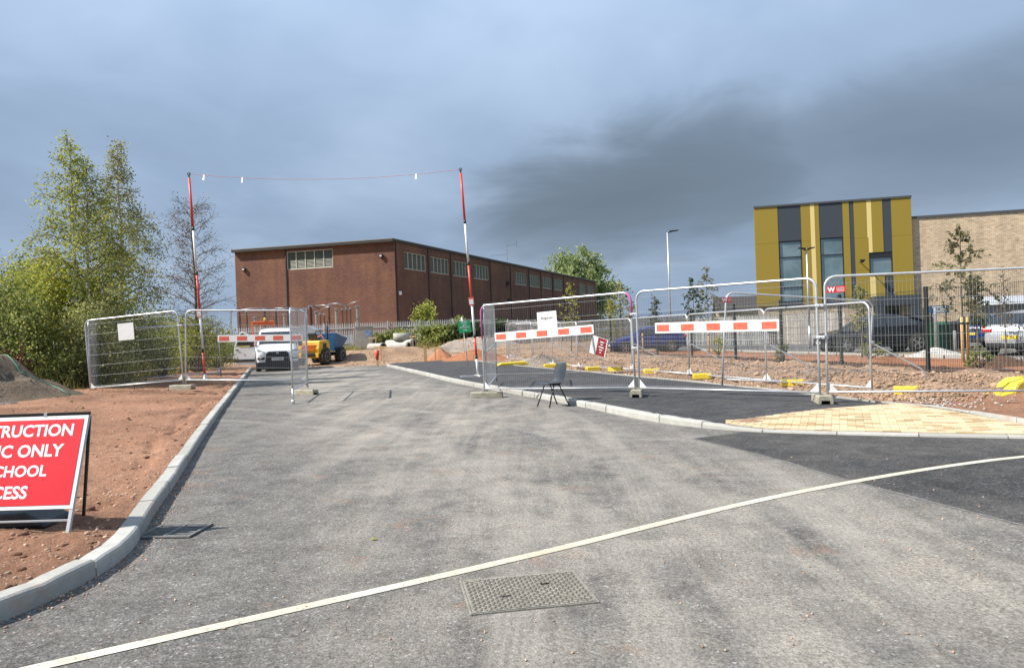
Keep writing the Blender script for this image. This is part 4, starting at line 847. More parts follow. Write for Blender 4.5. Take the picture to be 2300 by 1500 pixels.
# chair ---------------------------------------------------------------------
ch = thing('plastic_chair', 'dark plastic stacking chair standing by the kerb', 'chair', (0.73, 14.58, 0.0), R(-60))
rows = []; prof = [(-0.225, 0.425), (-0.21, 0.445), (-0.10, 0.442), (0.06, 0.435), (0.14, 0.445), (0.185, 0.50), (0.205, 0.58), (0.235, 0.70), (0.265, 0.80), (0.275, 0.83)]
for i, (y, z) in enumerate(prof):
    hw = [0.19, 0.205, 0.215, 0.205, 0.195, 0.19, 0.20, 0.21, 0.19, 0.16][i]; cur = 0.02 if i < 5 else 0.0; curb = 0.045 if i >= 5 else 0
    rows.append([(hw * k, y - curb * abs(k) ** 2 * 0.8, z + cur * (abs(k) ** 3)) for k in np.linspace(-1, 1, 9)])
o = MB().grid(rows).build('seat_shell', 'chair_plastic', ch, True); md = o.modifiers.new('solid', 'SOLIDIFY'); md.thickness = 0.012; md = o.modifiers.new('sub', 'SUBSURF'); md.levels = md.render_levels = 1
for s_ in (-1, 1):
    for y0, y1 in ((-0.05, -0.21), (0.05, 0.25)):
        MB().tube([(s_ * 0.15, y0 * 0.3, 0.425), (s_ * 0.165, y0 * 1.3, 0.405), (s_ * 0.215, y1, 0.0)], 0.013, 8).build('leg', 'black_metal', ch, True)
    MB().tube([(s_ * 0.15, -0.1, 0.428), (s_ * 0.15, 0.1, 0.428)], 0.013, 8).build('side_rail', 'black_metal', ch, True)
MB().tube([(-0.15, -0.03, 0.42), (0.15, -0.03, 0.42)], 0.013, 8).tube([(-0.15, 0.03, 0.42), (0.15, 0.03, 0.42)], 0.013, 8).build('cross_rail', 'black_metal', ch, True)

# construction sign -----------------------------------------------------------
sx_, sy_ = -3.20, 5.36
sg = thing('construction_sign', 'red folding sign saying construction traffic only, on the soil', 'sign', (sx_, sy_, vz(sx_, sy_) - 0.01), R(-2))
tilt = R(-20); Wd = 1.18; z0, z1 = 0.18, 0.868
def bp_(x, d, u): return Vector((x, d + math.sin(-tilt) * u, math.cos(tilt) * u))        # u along the board
M_ = Matrix.Rotation(tilt, 3, 'X')
MB().box(bp_(-Wd / 2, 0.012, (z0 + z1) / 2), (Wd, 0.004, z1 - z0), M=M_).build('white_border', 'sign_white', sg)
MB().box(bp_(-Wd / 2, 0.0085, (z0 + z1) / 2), (Wd - 0.055, 0.0035, z1 - z0 - 0.055), M=M_).build('red_field', 'sign_red', sg, bevel=0.0015)
for x in (-0.012, -Wd + 0.012):
    MB().bar(bp_(x, 0.026, 0), bp_(x, 0.026, z1 + 0.012), 0.024, 0.024, (0, 1, 0)).build('front_leg', 'steel_grey', sg)
    tp = bp_(x, 0.045, z1 - 0.01); MB().bar(tp, (x + (-0.15 if x > -0.5 else 0.15), 0.46, 0.03), 0.018, 0.018, (0, 1, 0)).build('back_leg', 'black_metal', sg)
MB().bar(bp_(0, 0.02, z1 + 0.012), bp_(-Wd, 0.02, z1 + 0.012), 0.03, 0.022).build('top_bar', 'black_metal', sg)
MB().bar(bp_(0.0, 0.026, z0 - 0.085), bp_(-Wd, 0.026, z0 - 0.085), 0.012, 0.012).build('cross_bar', 'steel_grey', sg)
MB().box(bp_(-0.33, 0.02, z1 + 0.006), (0.025, 0.03, 0.035)).build('top_clip', 'galv', sg)
for (s_, fr_, wd) in (('CONSTRUCTION', 0.165, 0.965), ('TRAFFIC ONLY', 0.385, 0.86), ('NO SCHOOL', 0.60, 0.665), ('ACCESS', 0.825, 0.445)):
    o = text('lettering', s_, 0.125, 'sign_white', sg, bp_(-Wd / 2 + 0.015, 0.006, z1 - fr_ * (z1 - z0)), (R(90) + tilt, 0, 0), 0.0034)
    xs = [q.co.x for q in o.data.vertices]; k = wd / (max(xs) - min(xs)); o.scale = (k, min(1.08, k), 1)
tag(MB().prism([(-0.42, -0.16, 0), (-0.38, -0.16, 0.11), (0.2, -0.13, 0.13), (0.33, -0.1, 0.05), (0.36, -0.1, 0)], (0, 0.36, 0)).build('sandbag', 'black_plastic', bevel=0.04, loc=(sx_ - 0.62, sy_ + 0.28, vz(sx_ - 0.6, sy_ + 0.3) - 0.02)), 'black sandbag weighing down the red folding sign', 'sandbag')
# ------------------------------------------------------------------ buildings
def wall_uv(me, u_of):
    uv = me.uv_layers.new(name='UVMap')
    for l in me.loops: c = me.vertices[l.vertex_index].co; uv.data[l.index].uv = u_of(c)
def facade(name, a, c, z0, z1, holes, mat, parent, thick=0.35, inward=None):
    """wall from a to c (xy) with rectangular openings (s0,s1,z0,z1); the outer face is on the right of a->c"""
    a = Vector((a[0], a[1], 0)); c = Vector((c[0], c[1], 0)); d = (c - a); L = d.length; d.normalize(); n = Vector((-d.y, d.x, 0))
    ss = sorted({0.0, L} | {h[0] for h in holes} | {h[1] for h in holes}); zz = sorted({z0, z1} | {h[2] for h in holes} | {h[3] for h in holes})
    b_ = MB(); P = lambda s, z, o=0.0: tuple(a + d * s + n * o + Vector((0, 0, z)))
    for s0, s1 in zip(ss[:-1], ss[1:]):
        for w0, w1 in zip(zz[:-1], zz[1:]):
            sm, zm = (s0 + s1) / 2, (w0 + w1) / 2
            if any(h[0] < sm < h[1] and h[2] < zm < h[3] for h in holes): continue
            b_.poly([P(s0, w0), P(s1, w0), P(s1, w1), P(s0, w1)])
    for h in holes:
        r = 0.22; s0, s1, w0, w1 = h[:4]
        for q in ([(s0, w0), (s0, w1)], [(s0, w1), (s1, w1)], [(s1, w1), (s1, w0)], [(s1, w0), (s0, w0)]):
            b_.poly([P(*q[0]), P(*q[1]), P(*q[1], r), P(*q[0], r)])
    me = b_.mesh(name, mat); wall_uv(me, lambda q: ((q - a).dot(d) + (q - a).dot(n), q.z)); link(name, me, parent)
    return a, d, n, L
def window(parent, a, d, n, s0, s1, z0, z1, nl, fmat, gmat, dep=0.12, fw=0.09, trans=None, slats=False):
    P = lambda s, z, o=0.0: a + d * s + n * o + Vector((0, 0, z))
    b_ = MB(); w = MB()
    for q in ((s0, z0, s1, z0), (s0, z1, s1, z1)): w.bar(P(q[0], q[1] + (fw / 2 if q[1] == z0 else -fw / 2), dep), P(q[2], q[3] + (fw / 2 if q[1] == z0 else -fw / 2), dep), 0.10, fw)
    for s in (s0 + fw / 2, s1 - fw / 2): w.bar(P(s, z0 + fw, dep), P(s, z1 - fw, dep), fw, 0.098, n)
    wo_ = w.build('window', fmat, parent)
    for i in range(1, nl):
        s = s0 + (s1 - s0) * i / nl; MB().bar(P(s, z0 + fw, dep), P(s, z1 - fw, dep), fw, 0.09, n).build('mullion', fmat, wo_)
    for i in range(nl):
        q0 = s0 + (s1 - s0) * i / nl + fw * 0.5; q1 = s0 + (s1 - s0) * (i + 1) / nl - fw * 0.5; o = 0.03 + dep
        if slats:
            b_ = MB(); k = max(4, int((z1 - z0) / 0.16))
            for j in range(k):
                za = z0 + fw + (z1 - z0 - 2 * fw) * j / k; zb = z0 + fw + (z1 - z0 - 2 * fw) * (j + 1) / k
                b_.poly([P(q0, za, o - 0.05), P(q1, za, o - 0.05), P(q1, zb, o + 0.05), P(q0, zb, o + 0.05)])
                b_.poly([P(q0, zb, o + 0.05), P(q1, zb, o + 0.05), P(q1, zb, o - 0.05), P(q0, zb, o - 0.05)])
            b_.build('louvre_panel', gmat, wo_)
        else: MB().poly([P(q0, z0 + fw * 0.5, o), P(q1, z0 + fw * 0.5, o), P(q1, z1 - fw * 0.5, o), P(q0, z1 - fw * 0.5, o)]).build('pane', gmat, wo_)
    for zt in (trans or []): MB().bar(P(s0 + fw, zt, dep), P(s1 - fw, zt, dep), 0.09, 0.06).build('transom', fmat, wo_)
    return wo_
BC, BLf, BRt = (-12.87, 85.0), (-32.6, 90.0), (19.3, 170.4)
ZT = 12.25
bb = thing('brick_building', 'long dark red brick hall with a flat roof and louvred windows', 'building', (0, 0, 0))
a, d, n, L = facade('front_wall', BLf, BC, -0.5, ZT, [(6.85, 12.75, 9.82, 11.95)], 'brick_red', bb)
window(bb, a, d, n, 6.85, 12.75, 9.82, 11.95, 5, 'frame_cream', 'louvre', slats=True)
Lr = math.dist(BC, BRt)
# bays of the long side: window centres given by perspective along the wall
wins = []
def s_of(px):  # where a pixel column of the roof line falls on the long wall
    u = px - 1150; k = (u * 0.99933 + 150 * 0.03664) / 1700.0
    return (k * BC[1] - BC[0]) / ((BRt[0] - BC[0]) - k * (BRt[1] - BC[1])) * Lr
for x0, x1 in ((908, 957), (967, 1008), (1018, 1053), (1064, 1097), (1155, 1182), (1187, 1211), (1217, 1238), (1243, 1262), (1299, 1314), (1317, 1332)): wins.append((s_of(x0), s_of(x1), 9.35, 11.35))
a2, d2, n2_, L2 = facade('side_wall', BC, BRt, -0.5, ZT, wins, 'brick_red', bb)
for w in wins: window(bb, a2, d2, n2_, w[0], w[1], w[2], w[3], 5, 'frame_cream', 'louvre', slats=True)
far = Vector((BLf[0], BLf[1], 0)) + d2 * L2
facade('rear_wall', BRt, (far.x, far.y), -0.5, ZT, [], 'brick_red', bb); facade('west_wall', (far.x, far.y), BLf, -0.5, ZT, [], 'brick_red', bb)
def rim(q, k): c = Vector(((BC[0] + far.x) / 2, (BC[1] + far.y) / 2, 0)); q = Vector((q[0], q[1], 0)); return q + (q - c).normalized() * k
MB().prism([(*rim(q, 0.5).xy, ZT + 0.0) for q in (BC, BRt, (far.x, far.y), BLf)], (0, 0, 0.26)).build('roof', 'roof_edge', bb)
MB().prism([(*rim(q, 0.53).xy, ZT + 0.262) for q in (BC, BRt, (far.x, far.y), BLf)], (0, 0, 0.09)).build('roof_trim', 'roof_trim', bb)
def drainpipe(a, d, n, s, z1, mt='roof_edge'): MB().bar(a + d * s - n * 0.06 + Vector((0, 0, 0)), a + d * s - n * 0.06 + Vector((0, 0, z1)), 0.12, 0.1, n).build('downpipe', mt, bb)
drainpipe(a, d, n, 6.75, ZT); drainpipe(a2, d2, n2_, 0.25, ZT)
for px in (963, 1013, 1101, 1146, 1187.5, 1214, 1240, 1265): drainpipe(a2, d2, n2_, s_of(px) - 0.2, ZT)
for s, z in ((1.25, 10.2), (18.8, 10.75)): MB().box(a + d * s - n * 0.15 + Vector((0, 0, z)), (0.4, 0.3, 0.35)).build('wall_lamp', 'black_metal', bb); MB().box(a + d * s - n * 0.31 + Vector((0, 0, z)), (0.24, 0.03, 0.2)).build('lamp_lens', 'sign_white', bb)
MB().box(a2 + d2 * 0.7 - n2_ * 0.18 + Vector((0, 0, 6.5)), (0.3, 0.3, 0.4)).build('alarm_box', 'sign_white', bb)
for px, z in ((1137, 9.3), (1139, 6.6)): MB().box(a2 + d2 * s_of(px) - n2_ * 0.2 + Vector((0, 0, z)), (0.5, 0.6, 0.6)).build('vent_cowl', 'roof_edge', bb)
b_ = MB(); q = a2 + d2 * s_of(1153) + n2_ * 1.0 + Vector((0, 0, ZT)); b_.tube([q, q + Vector((0, 0, 3.6))], 0.06, 6); b_.bar(q + Vector((0, 0, 3.2)), q + Vector((1.6, 0, 3.5)), 0.06); b_.bar(q + Vector((1.6, 0, 2.9)), q + Vector((1.6, 0, 4.2)), 0.06); b_.bar(q + Vector((-2.6, 0, 1.8)), q + Vector((0, 0, 1.9)), 0.05)
b_.build('aerial_mast', 'aluminium', bb)

# school --------------------------------------------------------------------
S0, S1 = Vector((16.91, 52.0, 0)), Vector((26.5, 49.7, 0)); sd_ = (S1 - S0).normalized(); sn = Vector((-sd_.y, sd_.x, 0)); SL = (S1 - S0).length
sc = thing('school_building', 'two storey school block with gold and dark grey striped cladding', 'building', (0, 0, 0))
zt = 9.43; zb = 2.66
def sfx(px, y):   # pixel column on the school front -> metres along it
    k = ((px - 1150) * 0.99933 + (750 - y) * 0.03664) / 1700.0
    return (k * S0.y - S0.x) / (sd_.x - k * sd_.y)
P = lambda s, z, o=0.0: S0 + sd_ * s + sn * o + Vector((0, 0, z))
def clad(s0, s1, z0, z1, mat, o=0.0, name='cladding_panel'):
    MB().prism([P(s0 + .004, z0, o), P(s1 - .004, z0, o), P(s1 - .004, z1, o), P(s0 + .004, z1, o)], sn * 0.15).build(name, mat, sc)
E_ = {k: sfx(k, y) for k, y in ((1693, 470), (1747, 500), (1799, 500), (1820, 500), (1840, 500), (1893, 500), (1908, 500), (1918, 500), (1947, 500), (1958, 500), (1983, 500), (2003, 500), (2047, 470))}
w1 = (E_[1747], E_[1799]); w2 = (E_[1840], E_[1893]); w3 = (sfx(1953, 600), sfx(2006, 600))
zw1 = (2.9, 7.05); zw2 = (2.9, 7.10); zw3 = (4.35, 5.95)
zm = 6.95
for s0, s1, z0, z1 in ((0, w1[0], zb, zm), (0, w1[0], zm + .01, zt), (w1[1], E_[1820], zb, zm), (w1[1], E_[1820], zm + .01, zt), (E_[1840] - 0.28, E_[1840], zb, zt), (E_[1893], E_[1908], zb, zt), (E_[1918], w3[0], zb, 4.8), (E_[1918], w3[0], 4.81, zm), (E_[1918], E_[1947], zm + .01, zt), (E_[1958], E_[1983], zw3[1], zt), (w3[0] + 0.35, E_[1983], zb, zw3[0]), (w3[1], SL, zb, zm), (w3[1], SL, zm + .01, zt)): clad(s0, s1, z0, z1, 'clad_gold')
clad(E_[1820], E_[1840] - 0.28, zb, zt, 'clad_pale', 0.004); clad(E_[1947], E_[1958], zw3[1], zt, 'clad_pale', 0.004); clad(w3[0], w3[0] + 0.35, zb, zw3[0], 'clad_pale', 0.004)
for s0, s1, z0, z1 in ((*w1, zw1[1], zt), (*w2, zw2[1], zt), (E_[1908], E_[1918], zb, zt), (E_[1983], w3[1], zw3[1], zt), (*w1, zb, zw1[0]), (*w2, zb, zw2[0]), (E_[1983], w3[1], zb, zw3[0])): clad(s0, s1, z0, z1, 'clad_grey', 0.02, 'grey_panel')
clad(w3[0], w3[1], zw3[1] - 0.32, zw3[1], 'frame_dark', 0.05, 'window_head')
clad(w3[0] - 0.02, E_[1947], zm, zm + .012, 'clad_gold', 0.0) if False else None
for w, z, tr in ((w1, zw1, [5.95, 3.9]), (w2, zw2, [5.95]), (w3, (zw3[0], zw3[1] - 0.32), [])): window(sc, S0, sd_, sn, w[0], w[1], z[0], z[1], 1, 'frame_dark', 'window_glass', 0.10, 0.07, tr)
sr = Vector((0.36, 0.933, 0))
MB().prism([P(-.03, zt, -.06), P(SL + .03, zt, -.06), P(SL + .03, zt, 0) + sr * 14, P(-.03, zt, 0) + sr * 14], (0, 0, 0.12)).build('roof_coping', 'coping', sc)
me = MB().prism([P(0.05, 0.0, 0.16), P(SL, 0.0, 0.16), P(SL, 0.0, 0.0) + sr * 13.9, P(0.05, 0.0, 0) + sr * 13.9], (0, 0, zt - 0.01)).mesh('core_wall', 'brick_buff'); wall_uv(me, lambda q: ((q - S0).dot(sd_) + (q - S0).dot(sn), q.z)); link('core_wall', me, sc)
MB().prism([P(E_[1947] - 0.1, 0.05, -2.2), P(E_[2047] - 0.25, 0.05, -2.2), P(E_[2047] - 0.25, 0.05, 0.1), P(E_[1947] - 0.1, 0.05, 0.1)], (0, 0, 0.02)).build('porch_floor', 'concrete_pale', sc)
MB().prism([P(E_[1947] - 0.1, 2.35, -2.2), P(E_[2047] - 0.2, 2.35, -2.2), P(E_[2047] - 0.2, 2.35, -0.01), P(E_[1947] - 0.1, 2.35, -0.01)], (0, 0, 0.62)).build('porch_roof', 'clad_grey', sc)
for s in (E_[1947] - 0.1, E_[2047] - 0.8): MB().prism([P(s, 0.06, -2.19), P(s + 0.55, 0.06, -2.19), P(s + 0.55, 0.06, -1.9), P(s, 0.06, -1.9)], (0, 0, 2.28)).build('porch_pier', 'clad_grey', sc)
MB().prism([P(E_[1947] + 0.5, 0.06, 0.02), P(E_[2047] - 0.9, 0.06, 0.02), P(E_[2047] - 0.9, 0.06, 0.1), P(E_[1947] + 0.5, 0.06, 0.1)], (0, 0, 2.2)).build('entrance_door', 'frame_dark', sc)
q = P(sfx(1932, 600), 5.35, -0.01); MB().bar(q, q - sn * 0.7, 0.05).build('floodlight_arm', 'black_metal', sc); MB().prism([q - sn * 0.9 + Vector((-.18, 0, .1)), q - sn * 0.9 + Vector((.18, 0, .1)), q - sn * 0.9 + Vector((0.04, 0, -.1)), q - sn * 0.9 + Vector((-.04, 0, -.1))], sn * 0.22).build('floodlight', 'black_metal', sc)
for s in (E_[1918] + 0.6, SL - 1.2): MB().box(P(s, 3.2, -0.03), (0.06, 0.04, 0.06)).build('security_camera', 'sign_white', sc)
wg = thing('school_wing', 'buff brick school wing joined to the gold clad block', 'building', (0, 0, 0))
W0 = S1 + sd_ * 0.0 + sn * 0.25; W1 = W0 + sd_ * 26.0
a3, d3, n3, L3 = facade('wall', (W0.x, W0.y), (W1.x, W1.y), 0.0, 8.05, [(14.5, 16.5, 4.5, 6.2)], 'brick_buff', wg)
window(wg, a3, d3, n3, 14.5, 16.5, 4.5, 6.2, 2, 'frame_dark', 'window_glass')
MB().prism([W0 - n3 * 0.07 + Vector((0, 0, 8.05)), W1 - n3 * 0.07 + Vector((0, 0, 8.05)), W1 + n3 * 13 + Vector((0, 0, 8.05)), W0 + n3 * 13 + Vector((0, 0, 8.05))], (0, 0, 0.14)).build('roof_coping', 'coping', wg)
# low dark-roofed house in the distance and hazy sheds
hs = thing('distant_house', 'low distant house with a dark pitched roof behind the fence', 'building', (34.0, 108.0, 0.0), R(-12))
MB().box((0, 0, 1.7), (9, 7, 3.4)).build('wall', 'brick_buff', hs)
MB().prism([(-4.9, -4.0, 3.3), (4.9, -4.0, 3.3), (4.9, 0, 5.4), (-4.9, 0, 5.4)], (0, 0.01, 0.2)).prism([(-4.9, 4.0, 3.3), (4.9, 4.0, 3.3), (4.9, 0.02, 5.4), (-4.9, 0.02, 5.4)], (0, -0.01, 0.2)).build('roof', 'roof_edge', hs)
for x in (-2.6, 2.4): w = MB().box((x, -3.53, 1.8), (1.5, 0.08, 1.2)).build('window', 'frame_cream', hs); MB().box((x, -3.58, 1.8), (1.3, 0.04, 1.0)).build('pane', 'glass_dark', w)
# ------------------------------------------------------------------ fences
def palisade(label, a, c, z0, z1, H=2.4):
    a = Vector((*a, z0)); c = Vector((*c, z1)); L = (c - a).length; d = (c - a) / L; n = Vector((d.y, -d.x, 0)).normalized()
    t_ = thing('palisade_fence', label, 'fence', a); b_ = MB(); k = int(L / 0.155)
    for i in range(k):
        q = d * (i + 0.5) * 0.155; w = 0.033
        b_.add([q - d * w, q - d * w * 0.2 - n * 0.025, q + d * w * 0.2 - n * 0.025, q + d * w] + [q - d * w + Vector((0, 0, H - 0.12)), q - d * w * 0.2 - n * 0.025 + Vector((0, 0, H)), q + d * w * 0.2 - n * 0.025 + Vector((0, 0, H)), q + d * w + Vector((0, 0, H - 0.12))], [(0, 1, 5, 4), (1, 2, 6, 5), (2, 3, 7, 6), (3, 0, 4, 7)])
    o = b_.build('pales', 'steel_grey', t_); o['kind'] = 'stuff'
    for z in (0.35, H - 0.45): MB().bar(n * 0.03 + Vector((0, 0, z)), d * L + n * 0.03 + Vector((0, 0, z)), 0.05, 0.05).build('rail', 'steel_grey', t_)
    for i in range(int(L / 2.75) + 1): q = d * i * 2.75 + n * 0.09; MB().bar(q, q + Vector((0, 0, H + 0.05)), 0.1, 0.06, n).build('post', 'steel_grey', t_)
palisade('galvanised palisade fence in front of the brick hall', (-46, 66.5), (-4.3, 63.0), 0.45, 0.45)
palisade('grey palisade fence turning away along the brick hall side', (-4.3, 63.0), (12.5, 108), 0.45, 0.3)
palisade('pale palisade fence behind the car park', (16.8, 50.2), (12.9, 56.5), 0.08, 0.08, 2.0)
def board_fence(label, a, c, z, H, mat, bw=0.14, gap=0.03):
    a = Vector((*a, z)); c = Vector((*c, z)); L = (c - a).length; d = (c - a) / L; n = Vector((d.y, -d.x, 0)).normalized(); t_ = thing('board_fence', label, 'fence', a)
    k = int(L / (bw + gap)); shared = None; b_ = MB()
    for i in range(k):
        q = d * (i + 0.5) * (bw + gap); h = H + random.uniform(-0.02, 0.02); b_.bar(q, q + Vector((0, 0, h)), bw, 0.02, n)
    o = b_.build('boards', mat, t_); o['kind'] = 'stuff'
    for z_ in (0.3, H * 0.55, H - 0.25): MB().bar(n * -0.03 + Vector((0, 0, z_)), d * L - n * 0.03 + Vector((0, 0, z_)), 0.04, 0.09).build('rail', mat, t_)
    for i in range(int(L / 2.4) + 1): q = d * i * 2.4 - n * 0.08; MB().bar(q, q + Vector((0, 0, H + 0.08)), 0.1, 0.1, n).build('post', mat, t_)
board_fence('dark weathered timber fence behind the blue car', (-0.5, 62), (13.2, 56.9), 0.05, 2.2, 'timber_grey', 0.16, 0.05)
board_fence('pale timber fence in front of the school entrance', (12.95, 56.6), (20.5, 46.5), 0.05, 2.0, 'timber_pale', 0.15, 0.02)
# school weldmesh fence
wf = thing('weldmesh_fence', 'dark green welded mesh fence along the planting bed', 'fence', (0, 0, 0))
py = [11.0, 13.9, 17.35, 20.4, 23.2, 26.0, 29.3, 32.6, 35.6, 38.4, 41.2, 44.0]
HH = 2.0
pm('fence_green', (0.015, 0.022, 0.018), rough=0.5)
for y0, y1 in zip(py[:-1], py[1:]):
    p0 = Vector((float(wmx(y0)), y0, 0.10)); p1 = Vector((float(wmx(y1)), y1, 0.10))
    MB().bar(p0 - Vector((0, 0, 0.1)), p0 + Vector((0, 0, HH + 0.06)), 0.075, 0.075).build('post', 'fence_green', wf, bevel=0.004)
    b_ = MB(); k = int((p1 - p0).length / 0.05)
    for i in range(1, k): q = p0.lerp(p1, i / k); b_.bar(q, q + Vector((0, 0, HH)), 0.004, 0.004)
    for j in range(11): b_.bar(p0 + Vector((0, 0, 0.03 + j * 0.195)), p1 + Vector((0, 0, 0.03 + j * 0.195)), 0.007, 0.007)
    o = b_.build('mesh_infill', 'fence_green', wf); o['kind'] = 'stuff'
# ------------------------------------------------------------------ substation gear
def insulator(label, x, y, h, mat, r=0.16, cap=True, group='substation insulators'):
    z = 0.5; t_ = thing('insulator_post', label, 'insulator', (x, y, z), group=group)
    MB().box((0, 0, 0.7), (0.3, 0.3, 1.4)).build('support', 'galv_dark', t_)
    pr = [(r * 0.6, 1.4)]; k = int((h - 1.6) / 0.16)
    for i in range(k): zz_ = 1.42 + i * 0.16; pr += [(r * 0.6, zz_), (r, zz_ + 0.06), (r * 0.6, zz_ + 0.1)]
    MB().lathe(pr + [(r * 0.5, h - 0.15)], 10).build('insulator_stack', mat, t_)
    if cap: MB().lathe([(r * 1.2, h - 0.15), (r * 1.3, h - 0.05), (r * 0.7, h)], 10).build('cap', 'aluminium', t_)
for i, (px, h, mt, r) in enumerate(((540, 4.3, 'porcelain', .2), (556, 4.3, 'porcelain', .16), (574, 3.8, 'porcelain_grey', .2), (596, 4.4, 'porcelain', .2), (622, 4.5, 'porcelain', .22), (640, 4.0, 'porcelain_grey', .16), (668, 4.2, 'porcelain', .2), (700, 4.6, 'porcelain', .26), (712, 4.1, 'porcelain_grey', .2), (721, 3.8, 'porcelain', .12), (730, 3.8, 'porcelain', .12), (741, 4.7, 'porcelain', .18), (757, 4.2, 'porcelain_grey', .2), (771, 4.2, 'porcelain', .12), (780, 4.3, 'porcelain', .12), (789, 4.2, 'porcelain', .13), (805, 4.4, 'porcelain_grey', .24))):
    y = 69 + (i % 3) * 1.6; insulator('substation insulator number %d from the left behind the palisade fence' % (i + 1) if False else ['brown ribbed', 'grey ribbed'][mt.endswith('grey')] + ' substation insulator, ' + ['first', 'second', 'third', 'fourth', 'fifth', 'sixth', 'seventh', 'eighth', 'ninth', 'tenth', 'eleventh', 'twelfth', 'thirteenth', 'fourteenth', 'fifteenth', 'sixteenth', 'rightmost'][i] + ' of the row behind the palisade', (px - 1150) / 1700 * y, y, h - 0.35, mt, r * 0.8)
bz = thing('busbar', 'aluminium busbar pipes running over the substation insulators', 'busbar', (0, 0, 0))
for p, q in (((-25.5, 70, 4.5), (-22.3, 70, 4.62)), ((-21.8, 70, 4.6), (-19.2, 70.5, 4.35)), ((-18.6, 71.5, 4.75), (-16.6, 70.5, 4.55)), ((-15.6, 71, 4.5), (-14.1, 70, 4.95)), ((-18.2, 72, 4.3), (-16.8, 71, 4.6)), ((-17.0, 70.5, 4.85), (-15.2, 70, 4.6))): MB().tube([p, (Vector(p) + Vector(q)) / 2 + Vector((0, 0, 0.12)), q], 0.04, 6).build('pipe', 'aluminium', bz, True)
for s_, px in ((0, 520), (1, 625), (2, 690)):
    q = Vector(((px - 1150) / 1700 * 71, 71, 0.5)); t_ = thing('gantry_pylon', ['leftmost', 'middle', 'right hand'][s_] + ' thin steel gantry post in the substation', 'post', q, group='substation gantry posts'); MB().bar((0, 0, 0), (0, 0, 4.0), 0.12).build('post', 'galv_dark', t_); MB().bar((-0.7, 0, 4.02), (0.7, 0, 4.02), 0.09).build('cross_arm', 'galv_dark', t_); MB().tube([(0.1, 0, 3.95), (0.7, 0, 4.25), (1.3, 0, 3.9)], 0.045, 6).build('jumper_pipe', 'black_metal', t_)
kb = thing('steel_kiosk', 'grey curved-roof steel kiosk behind the van', 'kiosk', (-18.2, 61.5, 0.45), R(6))
MB().prism([(-2.2, 0, 0), (2.2, 0, 0), (2.2, 0, 1.9), (1.7, 0, 2.25), (0.3, 0, 2.2), (-1.8, 0, 1.85), (-2.2, 0, 1.7)], (0, 2.2, 0)).build('body', 'steel_grey', kb, bevel=0.04)
for x in (-1.1, 0.0, 1.1): MB().box((x, -0.02, 0.9), (0.9, 0.04, 1.5)).build('door', 'steel_grey', kb)
cb = thing('concrete_cabinet', 'pale concrete cabinet with a blue patch before the palisade', 'cabinet', (-11.9, 61.0, 0.5), R(4))
MB().box((0, 0, 0.95), (1.35, 0.7, 1.9)).build('body', 'concrete_pale', cb, bevel=0.02)
pm('blue_patch', (0.05, 0.17, 0.45), (0.30, 0.36, 0.42), 4, 0.7)
MB().box((0.35, -0.355, 1.35), (0.5, 0.012, 0.5)).build('blue_patch', 'blue_patch', cb)
MB().box((0, 0, 1.93), (1.42, 0.78, 0.06)).build('lid', 'concrete_pale', cb)
# ------------------------------------------------------------------ lamp posts
def lamp(label, x, y, z, h, double=False, arm=0.7):
    t_ = thing('lamp_post', label, 'lamp post', (x, y, z), group='lamp posts')
    MB().tube([(0, 0, 0), (0, 0, 1.2)], 0.085, 12).build('base_column', 'galv', t_, True); MB().tube([(0, 0, 1.18), (0, 0, h)], [0.06, 0.045], 10).build('column', 'galv', t_, True)
    MB().box((0, -0.088, 0.6), (0.09, 0.012, 0.4)).build('inspection_door', 'galv_dark', t_)
    for s_ in ((1, -1) if double else (1,)):
        MB().bar((s_ * 0.02, 0, h - 0.02), (s_ * (arm * 0.35), 0, h + 0.05), 0.05).build('bracket', 'black_metal', t_)
        MB().prism([(s_ * arm * 0.2, -0.12, h + 0.02), (s_ * arm, -0.10, h + 0.10), (s_ * arm, -0.10, h + 0.16), (s_ * arm * 0.2, -0.12, h + 0.12)][::s_], (0, 0.24, 0)).build('lantern', 'black_metal', t_, bevel=0.015)
lamp('tall lamp post right of the blue car', 10.08, 48, 0.07, 7.4)
lamp('shorter lamp post in front of the gold school block', 15.72, 40, 0.07, 5.2, True, 0.42)
